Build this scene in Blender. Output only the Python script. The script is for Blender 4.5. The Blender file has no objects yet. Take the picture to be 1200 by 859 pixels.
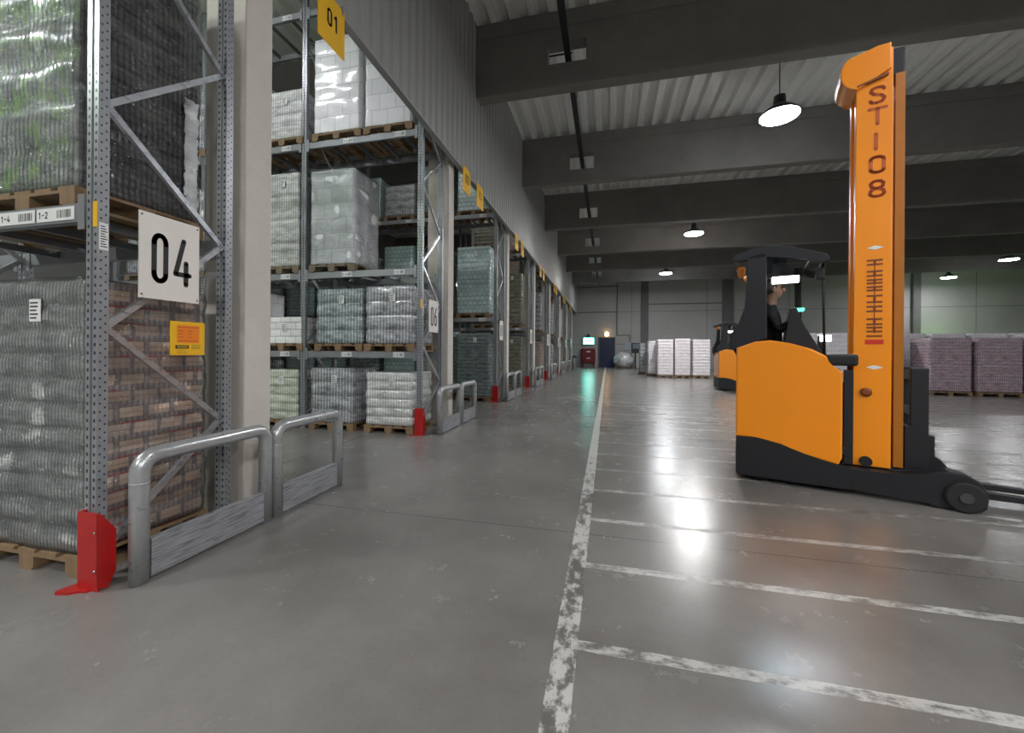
import bpy, bmesh, math, random
from mathutils import Vector, Matrix, noise
PI = math.pi
R = math.radians
random.seed(7)
SC = bpy.context.scene
COL = SC.collection

# ------------------------------------------------------------------ camera
YAW = math.atan(112/470)
cam = bpy.data.cameras.new('camera'); camo = bpy.data.objects.new('camera', cam); COL.objects.link(camo)
cam.sensor_width = 36; cam.sensor_fit = 'HORIZONTAL'; cam.lens = 470/1200*36
cam.clip_start = .05; cam.clip_end = 200
camo.matrix_world = Matrix.Translation((0, 0, 1.4)) @ Matrix.Rotation(YAW, 4, 'Z') @ Matrix.Rotation(PI/2, 4, 'X') @ Matrix.Rotation(R(.4), 4, 'Z')
cam.shift_y = -(429.5-412.2)/1200
SC.camera = camo

# ------------------------------------------------------------------ world and exposure
W = bpy.data.worlds.new('world'); SC.world = W; W.use_nodes = True
W.node_tree.nodes['Background'].inputs[0].default_value = (.75, .85, 1, 1)
W.node_tree.nodes['Background'].inputs[1].default_value = .008
vs = SC.view_settings
vs.view_transform = 'Standard'; vs.look = 'None'; vs.gamma = 1; vs.use_curve_mapping = False
vs.exposure = 0.0
SC.cycles.use_denoising = True
SC.cycles.max_bounces = 8; SC.cycles.diffuse_bounces = 4; SC.cycles.glossy_bounces = 4
SC.cycles.transparent_max_bounces = 8
SC.cycles.sample_clamp_indirect = 6; SC.cycles.sample_clamp_direct = 0
LAMP = 290.0          # radiance of the hall's high-bay lamps
AISLE = 15.0         # radiance of the lamps above the rack aisles

# ------------------------------------------------------------------ mesh helpers
class MB:
    def __init__(s): s.bm = bmesh.new(); s.mi = 0
    def face(s, vs, smooth=False):
        try: f = s.bm.faces.new(vs)
        except ValueError: return None
        f.material_index = s.mi; f.smooth = smooth; return f
    def box(s, x0, x1, y0, y1, z0, z1, bevel=0):
        v = [s.bm.verts.new(p) for p in ((x0,y0,z0),(x1,y0,z0),(x1,y1,z0),(x0,y1,z0),(x0,y0,z1),(x1,y0,z1),(x1,y1,z1),(x0,y1,z1))]
        fs = [s.face([v[i] for i in q]) for q in ((0,3,2,1),(4,5,6,7),(0,1,5,4),(1,2,6,5),(2,3,7,6),(3,0,4,7))]
        if bevel:
            es = {e for f in fs for e in f.edges}
            bmesh.ops.bevel(s.bm, geom=list(es), offset=bevel, segments=2, affect='EDGES', profile=.6)
        return s
    def prism(s, poly, a0, a1, axis='y', bevel=0):
        def P(p, a):
            return (p[0], a, p[1]) if axis == 'y' else (a, p[0], p[1]) if axis == 'x' else (p[0], p[1], a)
        A = [s.bm.verts.new(P(p, a0)) for p in poly]; B = [s.bm.verts.new(P(p, a1)) for p in poly]
        n = len(poly); fs = [s.face(A[::-1]), s.face(B)]
        for i in range(n): fs.append(s.face([A[i], A[(i+1) % n], B[(i+1) % n], B[i]]))
        if bevel:
            es = {e for f in fs[:2] if f for e in f.edges}
            bmesh.ops.bevel(s.bm, geom=list(es), offset=bevel, segments=2, affect='EDGES', profile=.6)
        return s
    def tube(s, pts, r, n=12, caps=True, smooth=True):
        pts = [Vector(p) for p in pts]; rings = []
        rr = r if isinstance(r, (list, tuple)) else [r]*len(pts)
        up = None
        for i, p in enumerate(pts):
            t = (pts[min(i+1, len(pts)-1)]-pts[max(i-1, 0)]).normalized()
            if up is None:
                up = Vector((0, 0, 1)) if abs(t.z) < .9 else Vector((1, 0, 0))
            a = t.cross(up).normalized(); b = a.cross(t).normalized(); up = b
            rings.append([s.bm.verts.new(p+a*math.cos(2*PI*k/n)*rr[i]+b*math.sin(2*PI*k/n)*rr[i]) for k in range(n)])
        for i in range(len(rings)-1):
            for k in range(n): s.face([rings[i][k], rings[i][(k+1) % n], rings[i+1][(k+1) % n], rings[i+1][k]], smooth)
        if caps: s.face(rings[0][::-1]); s.face(rings[-1])
        return s
    def lathe(s, prof, n=24, c=(0, 0, 0), axis='z', smooth=True):
        rings = []
        for r, h in prof:
            ring = []
            for k in range(n):
                a = 2*PI*k/n; x, y = r*math.cos(a), r*math.sin(a)
                p = (x, y, h) if axis == 'z' else (x, h, y) if axis == 'y' else (h, x, y)
                ring.append(s.bm.verts.new((p[0]+c[0], p[1]+c[1], p[2]+c[2])))
            rings.append(ring)
        for i in range(len(rings)-1):
            for k in range(n): s.face([rings[i][k], rings[i][(k+1) % n], rings[i+1][(k+1) % n], rings[i+1][k]], smooth)
        s.face(rings[0][::-1]); s.face(rings[-1])
        return s
    def build(s, name, mat, parent=None, loc=None):
        bmesh.ops.recalc_face_normals(s.bm, faces=s.bm.faces)
        me = bpy.data.meshes.new(name); s.bm.to_mesh(me); s.bm.free()
        for m in (mat if isinstance(mat, (list, tuple)) else [mat]): me.materials.append(m)
        o = bpy.data.objects.new(name, me); COL.objects.link(o)
        if parent: o.parent = parent
        if loc: o.location = loc
        return o
def tag(o, label=None, cat=None, group=None, kind=None):
    if label: o['label'] = label
    if cat: o['category'] = cat
    if group: o['group'] = group
    if kind: o['kind'] = kind
    return o
def thing(name, label, cat, loc=(0, 0, 0), rz=0, group=None):
    o = bpy.data.objects.new(name, None); COL.objects.link(o); o.empty_display_size = .1
    o.location = loc; o.rotation_euler = (0, 0, rz)
    return tag(o, label, cat, group)
def dup(root, loc=None, rz=None, label=None, group=None, skip=()):
    def cp(o, par):
        c = o.copy(); COL.objects.link(c); c.parent = par
        for ch in o.children:
            if ch.name.split('.')[0] not in skip: cp(ch, c)
        return c
    c = cp(root, None)
    if loc is not None: c.location = loc
    if rz is not None: c.rotation_euler = (0, 0, rz)
    if label: c['label'] = label
    if group: c['group'] = group
    return c

# ------------------------------------------------------------------ material helpers
def newmat(name):
    m = bpy.data.materials.new(name); m.use_nodes = True
    nt = m.node_tree; return m, nt, nt.nodes['Principled BSDF']
def N(nt, t, **kw):
    n = nt.nodes.new(t)
    for k, v in kw.items(): setattr(n, k, v)
    return n
def M(nt, op, a, b=None, c=None, clamp=False):
    n = nt.nodes.new('ShaderNodeMath'); n.operation = op; n.use_clamp = clamp
    for i, x in enumerate((a, b, c)):
        if x is None: continue
        if isinstance(x, (int, float)): n.inputs[i].default_value = x
        else: nt.links.new(x, n.inputs[i])
    return n.outputs[0]
def mixc(nt, f, a, b):
    n = nt.nodes.new('ShaderNodeMix'); n.data_type = 'RGBA'
    for i, x in ((0, f), (6, a), (7, b)):
        if isinstance(x, (int, float)): n.inputs[i].default_value = x
        elif isinstance(x, tuple): n.inputs[i].default_value = (*x, 1)
        else: nt.links.new(x, n.inputs[i])
    return n.outputs[2]
def objco(nt): return N(nt, 'ShaderNodeTexCoord').outputs['Object']
def noise_(nt, scale, detail=4, rough=.6, vec=None, sc=None):
    n = N(nt, 'ShaderNodeTexNoise'); n.inputs['Scale'].default_value = scale
    n.inputs['Detail'].default_value = detail; n.inputs['Roughness'].default_value = rough
    v = vec if vec is not None else objco(nt)
    if sc:
        mp = N(nt, 'ShaderNodeMapping'); mp.inputs['Scale'].default_value = sc
        nt.links.new(v, mp.inputs[0]); v = mp.outputs[0]
    nt.links.new(v, n.inputs['Vector']); return n.outputs['Fac']
def ramp(nt, x, lo, hi):
    n = N(nt, 'ShaderNodeMapRange'); n.inputs[1].default_value = lo; n.inputs[2].default_value = hi
    nt.links.new(x, n.inputs[0]); return n.outputs[0]
def bump(nt, b, h, strength=.3, dist=.01):
    n = N(nt, 'ShaderNodeBump'); n.inputs['Strength'].default_value = strength; n.inputs['Distance'].default_value = dist
    nt.links.new(h, n.inputs['Height']); nt.links.new(n.outputs[0], b.inputs['Normal'])
def plain(name, col, rough=.5, metal=0, var=.12, scale=8, coat=0, bmp=0):
    m, nt, b = newmat(name)
    f = noise_(nt, scale)
    c = mixc(nt, f, tuple(x*(1-var) for x in col), tuple(min(1, x*(1+var)) for x in col))
    nt.links.new(c, b.inputs['Base Color'])
    b.inputs['Roughness'].default_value = rough; b.inputs['Metallic'].default_value = metal
    b.inputs['Coat Weight'].default_value = coat
    if bmp: bump(nt, b, noise_(nt, scale*4), bmp, .004)
    return m
def emis(name, col, s):
    m, nt, b = newmat(name)
    b.inputs['Base Color'].default_value = (*col, 1)
    b.inputs['Emission Color'].default_value = (*col, 1); b.inputs['Emission Strength'].default_value = s
    return m
def worn_metal(name, col, scuff=(.06, .06, .065), rough=.35, metal=.8, amount=.55, stretch=(12, 1.5, 12)):
    m, nt, b = newmat(name)
    f = ramp(nt, noise_(nt, 6, 8, .7, sc=stretch), amount, amount+.12)
    g = noise_(nt, 14, 6)
    c0 = mixc(nt, g, tuple(x*.8 for x in col), tuple(x*1.15 for x in col))
    nt.links.new(mixc(nt, M(nt, 'MULTIPLY', f, .75), c0, scuff), b.inputs['Base Color'])
    b.inputs['Metallic'].default_value = metal
    nt.links.new(M(nt, 'ADD', M(nt, 'MULTIPLY', g, .2), rough-.1), b.inputs['Roughness'])
    bump(nt, b, g, .08, .003)
    return m
def load_mat(name, light, dark, accent=None, acc_amt=.5, rib=.045, layer=.2, carton=None, rough=.25, metal=.2, bmp=.5, printed=None, wrinkle=1.0):
    """film wrapped goods: ribs are the bottles, layers the packs, carton = (width, height) of boxes"""
    m, nt, b = newmat(name)
    co = objco(nt); sx = N(nt, 'ShaderNodeSeparateXYZ'); nt.links.new(co, sx.inputs[0])
    U = M(nt, 'ADD', sx.outputs[0], sx.outputs[1]); V = sx.outputs[2]
    cb = N(nt, 'ShaderNodeCombineXYZ'); nt.links.new(U, cb.inputs[0]); nt.links.new(V, cb.inputs[1])
    ribs = M(nt, 'ABSOLUTE', M(nt, 'SINE', M(nt, 'MULTIPLY', U, PI/rib)))
    lay = M(nt, 'ABSOLUTE', M(nt, 'SINE', M(nt, 'MULTIPLY', V, PI/layer)))
    n1 = noise_(nt, 9, 6, .7, vec=cb.outputs[0], sc=(.5, 1.4, 1))
    n2 = noise_(nt, 30, 4, .7)
    if carton:
        br = N(nt, 'ShaderNodeTexBrick'); br.inputs['Scale'].default_value = 1
        br.inputs['Brick Width'].default_value = carton[0]; br.inputs['Row Height'].default_value = carton[1]
        br.inputs['Mortar Size'].default_value = .006; br.inputs['Mortar Smooth'].default_value = .3
        br.inputs['Color1'].default_value = (*light, 1); br.inputs['Color2'].default_value = (*[x*.82 for x in light], 1)
        br.inputs['Mortar'].default_value = (*dark, 1)
        nt.links.new(cb.outputs[0], br.inputs['Vector'])
        c = mixc(nt, M(nt, 'MULTIPLY', ramp(nt, n1, .5, .75), .25), br.outputs['Color'], dark)
        h = M(nt, 'SUBTRACT', 1, br.outputs['Fac'])
    else:
        f = M(nt, 'MULTIPLY', M(nt, 'POWER', ribs, .7), M(nt, 'ADD', M(nt, 'MULTIPLY', M(nt, 'POWER', lay, .5), .6), .4))
        f = M(nt, 'MULTIPLY', f, ramp(nt, n1, .28, .62), clamp=True)
        c = mixc(nt, f, dark, light); h = M(nt, 'ADD', M(nt, 'MULTIPLY', ribs, .5), lay)
    if accent:
        a = ramp(nt, noise_(nt, 5, 5, .7, sc=(1.2, 1.2, .9)), .62-.25*acc_amt, .72-.1*acc_amt)
        if printed:   # trays with a printed upper half, bottle necks between
            vm = M(nt, 'FRACT', M(nt, 'DIVIDE', V, layer)); a0 = M(nt, 'GREATER_THAN', vm, .4)
            stag = M(nt, 'MULTIPLY', M(nt, 'MODULO', M(nt, 'FLOOR', M(nt, 'DIVIDE', V, layer)), 2), .5)
            uu = M(nt, 'ADD', M(nt, 'DIVIDE', U, printed), stag); um = M(nt, 'FRACT', uu); cell = M(nt, 'FRACT', M(nt, 'MULTIPLY', M(nt, 'SINE', M(nt, 'ADD', M(nt, 'MULTIPLY', M(nt, 'FLOOR', uu), 12.9), M(nt, 'MULTIPLY', M(nt, 'FLOOR', M(nt, 'DIVIDE', V, layer)), 7.3))), 43.7))
            w = M(nt, 'MULTIPLY', M(nt, 'GREATER_THAN', um, .1), M(nt, 'LESS_THAN', um, .9))
            a = M(nt, 'MULTIPLY', M(nt, 'MULTIPLY', a0, w), M(nt, 'ADD', .45, M(nt, 'MULTIPLY', cell, .5)))
            txt = M(nt, 'MULTIPLY', M(nt, 'MULTIPLY', M(nt, 'GREATER_THAN', vm, .62), M(nt, 'LESS_THAN', vm, .72)), M(nt, 'GREATER_THAN', M(nt, 'SINE', M(nt, 'MULTIPLY', U, 420)), .1))
            c = mixc(nt, M(nt, 'MULTIPLY', M(nt, 'MULTIPLY', M(nt, 'LESS_THAN', vm, .14), M(nt, 'GREATER_THAN', cell, .6)), .6), c, (.5, .06, .06))
        c = mixc(nt, a, c, accent)
        if printed: c = mixc(nt, M(nt, 'MULTIPLY', M(nt, 'MULTIPLY', txt, w), .5), c, (.2, .1, .05))
    nt.links.new(c, b.inputs['Base Color'])
    b.inputs['Metallic'].default_value = metal; b.inputs['Roughness'].default_value = rough
    b.inputs['Coat Weight'].default_value = .6; b.inputs['Coat Roughness'].default_value = .12
    wr = noise_(nt, 7, 6, .75, vec=cb.outputs[0], sc=(.6, 2.6, 1))
    H = M(nt, 'ADD', M(nt, 'MULTIPLY', h, .35), M(nt, 'ADD', M(nt, 'MULTIPLY', wr, 1.6*wrinkle), M(nt, 'MULTIPLY', n2, .35)))
    bump(nt, b, H, bmp, .02)
    return m

MAT = {}
MAT['steel'] = plain('rack_steel', (.2, .215, .24), .42, .5, .12, 20)
MAT['beam'] = plain('beam_steel', (.25, .26, .27), .45, .35, .12, 12)
MAT['galv'] = worn_metal('galvanised_brace', (.55, .57, .6), rough=.3)
MAT['barrier'] = worn_metal('barrier_steel', (.44, .45, .46), rough=.3, metal=.5, amount=.6)
MAT['kick'] = worn_metal('scuffed_plate', (.36, .37, .395), (.06, .06, .065), .42, .4, .5, (4, .8, 20))
MAT['red'] = plain('red_paint', (.40, .008, .007), .35, 0, .2, 14, .3)
MAT['dark_red'] = plain('dark_red_paint', (.16, .008, .012), .4, 0, .1)
MAT['wood'] = plain('pallet_wood', (.21, .135, .07), .75, 0, .35, 18, 0, .3)
MAT['wood2'] = plain('grey_pallet_wood', (.17, .135, .09), .8, 0, .3, 18, 0, .3)
MAT['paper'] = plain('paper', (.75, .76, .74), .6, 0, .04)
MAT['ink'] = plain('black_ink', (.012, .012, .013), .5, 0, .05)
MAT['sign'] = plain('sign_board', (.78, .74, .68), .5, 0, .03, 30)
MAT['yellow'] = plain('yellow_board', (.85, .47, .01), .45, 0, .06)
MAT['orange_ink'] = plain('orange_ink', (.85, .22, .01), .5, 0, .06)
MAT['darkprint'] = plain('brown_ink', (.22, .05, .01), .5, 0, .06)
MAT['faintprint'] = plain('faint_red_ink', (.55, .10, .01), .5, 0, .06)
MAT['redprint'] = plain('red_ink', (.62, .03, .01), .5, 0, .06)
MAT['orange'] = plain('orange_paint', (.97, .30, .001), .38, 0, .03, 4, .35)
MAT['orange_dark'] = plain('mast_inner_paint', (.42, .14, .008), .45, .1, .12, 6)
MAT['black'] = plain('black_plastic', (.007, .008, .011), .6, 0, .15)
MAT['charcoal'] = plain('charcoal_steel', (.016, .017, .02), .45, .2, .15)
MAT['rubber'] = plain('rubber', (.012, .012, .012), .7, 0, .2)
MAT['hub'] = plain('hub_grey', (.07, .07, .075), .5, .4)
MAT['chrome'] = plain('chrome', (.5, .5, .5), .25, .9)
MAT['lampshell'] = plain('lamp_housing', (.03, .035, .045), .4, .4)
MAT['lamp'] = emis('lamp_glass', (.93, .96, 1.0), LAMP)
MAT['lamp_dim'] = emis('dim_lamp_glass', (.95, .96, 1.0), LAMP*.4)
MAT['lamp_mid'] = emis('medium_lamp_glass', (1, .98, .97), LAMP*1.25)
MAT['lamp_full'] = emis('strong_lamp_glass', (1, .98, .95), LAMP*2.4)
MAT['aisle_lamp'] = emis('aisle_lamp_glass', (1, .985, .93), AISLE)
MAT['exit'] = emis('exit_sign_glow', (.10, 1.0, .80), 14)
MAT['exit_white'] = emis('exit_pictogram_glow', (.7, 1.0, .95), 16)
MAT['warm'] = emis('warm_lamp', (1.0, .55, .2), 14)
MAT['worklight'] = emis('work_light', (.9, .97, 1.0), 5)
MAT['greenlight'] = emis('green_display', (.1, .9, .5), 2.5)
MAT['green_fill_lamp'] = emis('added_green_lamp', (.3, 1.0, .12), 150)
MAT['green_fill'] = emis('green_fill_glow', (.35, 1.0, .15), 24)
MAT['amber'] = plain('amber_lens', (.8, .22, .02), .2, 0, .1, 5, .5)
def glass_mat():
    m, nt, b = newmat('tinted_roof_glass'); nt.nodes.remove(b)
    a = N(nt, 'ShaderNodeBsdfTransparent'); a.inputs[0].default_value = (.6, .68, .72, 1)
    g = N(nt, 'ShaderNodeBsdfGlossy'); g.inputs['Roughness'].default_value = .08
    x = N(nt, 'ShaderNodeMixShader'); x.inputs[0].default_value = .12
    nt.links.new(a.outputs[0], x.inputs[1]); nt.links.new(g.outputs[0], x.inputs[2]); nt.links.new(x.outputs[0], nt.nodes['Material Output'].inputs[0])
    return m
MAT['glass_roof'] = glass_mat()
MAT['glass_dark'] = plain('roof_glass', (.12, .15, .17), .12, 0, .2, 5, .6)
MAT['blue'] = plain('blue_door_paint', (.006, .014, .06), .4, 0, .1)
MAT['skin'] = plain('skin', (.26, .13, .09), .55, 0, .06)
MAT['hair'] = plain('dark_hair', (.02, .014, .01), .6, 0, .2, 40)
MAT['cloth'] = plain('dark_cloth', (.014, .015, .02), .85, 0, .2, 30)
MAT['bluegrey'] = plain('blue_grey_box', (.25, .28, .3), .5, .2)
MAT['cable'] = plain('cable_black', (.012, .012, .014), .6, .2)
MAT['whitebag'] = load_mat('white_film_bag', (.75, .76, .76), (.35, .36, .37), rib=.3, layer=.5, rough=.3, metal=0)

# goods: one material per kind of load
G = {
 'silver': load_mat('clear_bottles_in_film', (.95, .97, .94), (.24, .26, .25), rib=.03, layer=.155, rough=.2, metal=.3, bmp=1.0, wrinkle=1.5),
 'green_silver': load_mat('green_lit_bottles_in_film', (.82, .86, .82), (.15, .18, .16), (.40, .68, .20), .5, rib=.04, layer=.3, rough=.15, metal=.3, bmp=1.0, wrinkle=1.5),  # green accent: bottles plus green reflected light painted into the colour
 'dark_side': load_mat('dark_bottles_in_film', (.24, .245, .26), (.05, .05, .058), rib=.035, layer=.05, rough=.18, metal=.2, bmp=1.2),
 'tray_side': load_mat('printed_bottle_trays', (.62, .54, .52), (.21, .17, .165), (.86, .64, .48), .5, rib=.034, layer=.11, rough=.3, metal=.0, bmp=.4, printed=.17),
 'white_pack': load_mat('white_packs', (.93, .93, .91), (.26, .27, .26), rib=.05, layer=.145, rough=.3, metal=.0, bmp=.5),
 'green_pack': load_mat('pale_green_packs', (.84, .87, .76), (.22, .26, .18), rib=.05, layer=.145, rough=.3, metal=.0, bmp=.5),
 'grey_pack': load_mat('grey_bottle_packs', (.72, .74, .77), (.07, .075, .085), rib=.06, layer=.24, rough=.22, metal=.1, bmp=.6),
 'blue_pack': load_mat('blue_grey_bottle_packs', (.64, .72, .74), (.06, .08, .085), rib=.06, layer=.24, rough=.22, metal=.1, bmp=.6),
 'carton': load_mat('white_cartons_in_film', (.86, .87, .89), (.5, .51, .53), carton=(.3, .27), rough=.3, metal=0, bmp=.35),
 'carton_small': load_mat('white_cartons_wrapped', (.85, .85, .83), (.42, .42, .42), carton=(.22, .13), rough=.3, metal=0, bmp=.6),
 'teal': load_mat('teal_glassware_in_film', (.42, .56, .55), (.09, .15, .15), carton=(.14, .12), rough=.22, metal=.1, bmp=.4),
 'teal_dark': load_mat('dark_teal_bottles', (.34, .43, .42), (.05, .07, .07), rib=.05, layer=.1, rough=.2, metal=.15, bmp=.5),
 'olive': load_mat('olive_bottle_packs', (.34, .33, .25), (.06, .06, .045), rib=.06, layer=.15, rough=.25, metal=.1, bmp=.5),
 'brown': load_mat('brown_cartons', (.46, .38, .32), (.15, .11, .09), carton=(.25, .17), rough=.35, metal=0, bmp=.4),
 'purple': load_mat('purple_red_packs', (.56, .48, .53), (.19, .12, .145), (.42, .10, .15), .2, rib=.06, layer=.105, rough=.25, metal=.0, bmp=.6),
 'bright': load_mat('bright_white_packs', (.95, .94, .95), (.62, .57, .62), rib=.08, layer=.17, rough=.3, metal=.0, bmp=.5),
}
# clear shrink film with wrinkles
def film_mat():
    m, nt, b = newmat('stretch_film')
    nt.nodes.remove(b)
    out = nt.nodes['Material Output']
    tr = N(nt, 'ShaderNodeBsdfTransparent'); tr.inputs[0].default_value = (.93, .94, .95, 1)
    gl = N(nt, 'ShaderNodeBsdfGlossy'); gl.inputs['Roughness'].default_value = .12
    co = objco(nt)
    w = noise_(nt, 8, 6, .75, sc=(1, 1, 2.2))
    bp = N(nt, 'ShaderNodeBump'); bp.inputs['Strength'].default_value = .9; bp.inputs['Distance'].default_value = .03
    nt.links.new(w, bp.inputs['Height']); nt.links.new(bp.outputs[0], gl.inputs['Normal'])
    mx = N(nt, 'ShaderNodeMixShader')
    lw = N(nt, 'ShaderNodeLayerWeight'); lw.inputs[0].default_value = .35; nt.links.new(bp.outputs[0], lw.inputs['Normal'])
    f = M(nt, 'ADD', M(nt, 'MULTIPLY', lw.outputs['Fresnel'], .7), M(nt, 'MULTIPLY', ramp(nt, w, .42, .7), .28), clamp=True)
    nt.links.new(f, mx.inputs[0]); nt.links.new(tr.outputs[0], mx.inputs[1]); nt.links.new(gl.outputs[0], mx.inputs[2])
    nt.links.new(mx.outputs[0], out.inputs[0])
    return m
MAT['film'] = film_mat()

def post_mat():
    m, nt, b = newmat('perforated_post_steel')
    co = objco(nt); s = N(nt, 'ShaderNodeSeparateXYZ'); nt.links.new(co, s.inputs[0])
    nr = N(nt, 'ShaderNodeSeparateXYZ'); nt.links.new(N(nt, 'ShaderNodeNewGeometry').outputs['Normal'], nr.inputs[0])
    isy = M(nt, 'GREATER_THAN', M(nt, 'ABSOLUTE', nr.outputs[1]), .7)
    isx = M(nt, 'GREATER_THAN', M(nt, 'ABSOLUTE', nr.outputs[0]), .7)
    fz = M(nt, 'FRACT', M(nt, 'DIVIDE', s.outputs[2], .05))
    hz = M(nt, 'MULTIPLY', M(nt, 'GREATER_THAN', fz, .3), M(nt, 'LESS_THAN', fz, .7))
    ax = M(nt, 'ABSOLUTE', s.outputs[0])
    hx = M(nt, 'LESS_THAN', M(nt, 'ABSOLUTE', M(nt, 'SUBTRACT', ax, .028)), .0075)
    h1 = M(nt, 'MULTIPLY', M(nt, 'MULTIPLY', hz, hx), isy)
    fz2 = M(nt, 'FRACT', M(nt, 'ADD', M(nt, 'DIVIDE', s.outputs[2], .05), M(nt, 'MULTIPLY', M(nt, 'GREATER_THAN', s.outputs[1], 0), .5)))
    hz2 = M(nt, 'LESS_THAN', M(nt, 'ABSOLUTE', M(nt, 'SUBTRACT', fz2, .5)), .11)
    hy = M(nt, 'LESS_THAN', M(nt, 'ABSOLUTE', M(nt, 'SUBTRACT', M(nt, 'ABSOLUTE', s.outputs[1]), .012)), .0045)
    h2 = M(nt, 'MULTIPLY', M(nt, 'MULTIPLY', hz2, hy), isx)
    h = M(nt, 'ADD', h1, h2, clamp=True)
    g = noise_(nt, 12, 6)
    c = mixc(nt, g, (.24, .255, .28), (.42, .435, .45))
    nt.links.new(mixc(nt, h, c, (.01, .01, .012)), b.inputs['Base Color'])
    nt.links.new(M(nt, 'MULTIPLY', M(nt, 'SUBTRACT', 1, h), .45), b.inputs['Metallic'])
    b.inputs['Roughness'].default_value = .38
    return m
MAT['post'] = post_mat()

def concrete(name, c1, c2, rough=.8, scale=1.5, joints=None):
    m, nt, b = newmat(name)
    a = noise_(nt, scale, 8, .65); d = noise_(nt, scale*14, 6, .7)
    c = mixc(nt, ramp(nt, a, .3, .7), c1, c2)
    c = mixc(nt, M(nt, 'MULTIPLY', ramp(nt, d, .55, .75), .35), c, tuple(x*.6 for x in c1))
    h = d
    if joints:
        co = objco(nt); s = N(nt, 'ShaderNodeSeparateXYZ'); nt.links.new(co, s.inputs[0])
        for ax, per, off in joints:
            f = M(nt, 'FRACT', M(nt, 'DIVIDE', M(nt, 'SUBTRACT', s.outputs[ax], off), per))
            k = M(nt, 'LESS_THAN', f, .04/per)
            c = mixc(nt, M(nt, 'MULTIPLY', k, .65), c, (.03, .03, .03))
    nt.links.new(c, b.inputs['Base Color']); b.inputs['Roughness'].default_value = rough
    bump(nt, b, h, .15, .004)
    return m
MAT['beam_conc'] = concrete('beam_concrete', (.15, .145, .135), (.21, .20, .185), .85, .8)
MAT['col_conc'] = concrete('column_concrete', (.56, .52, .47), (.64, .60, .55), .85, 2)
MAT['wall'] = concrete('wall_panels', (.40, .40, .385), (.47, .47, .45), .75, .5, joints=((0, 6.4, 2.1), (2, 3.0, 2.15)))
MAT['wall2'] = concrete('outer_wall', (.16, .16, .155), (.2, .2, .19), .8, .5)
MAT['pilaster'] = concrete('pilaster_concrete', (.14, .14, .135), (.18, .18, .175), .8, 1)
MAT['deck'] = plain('roof_deck_sheet', (.78, .79, .76), .45, .1, .05, 3)
MAT['fascia'] = plain('white_cladding_sheet', (.38, .38, .37), .38, .25, .08, 2)

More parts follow.
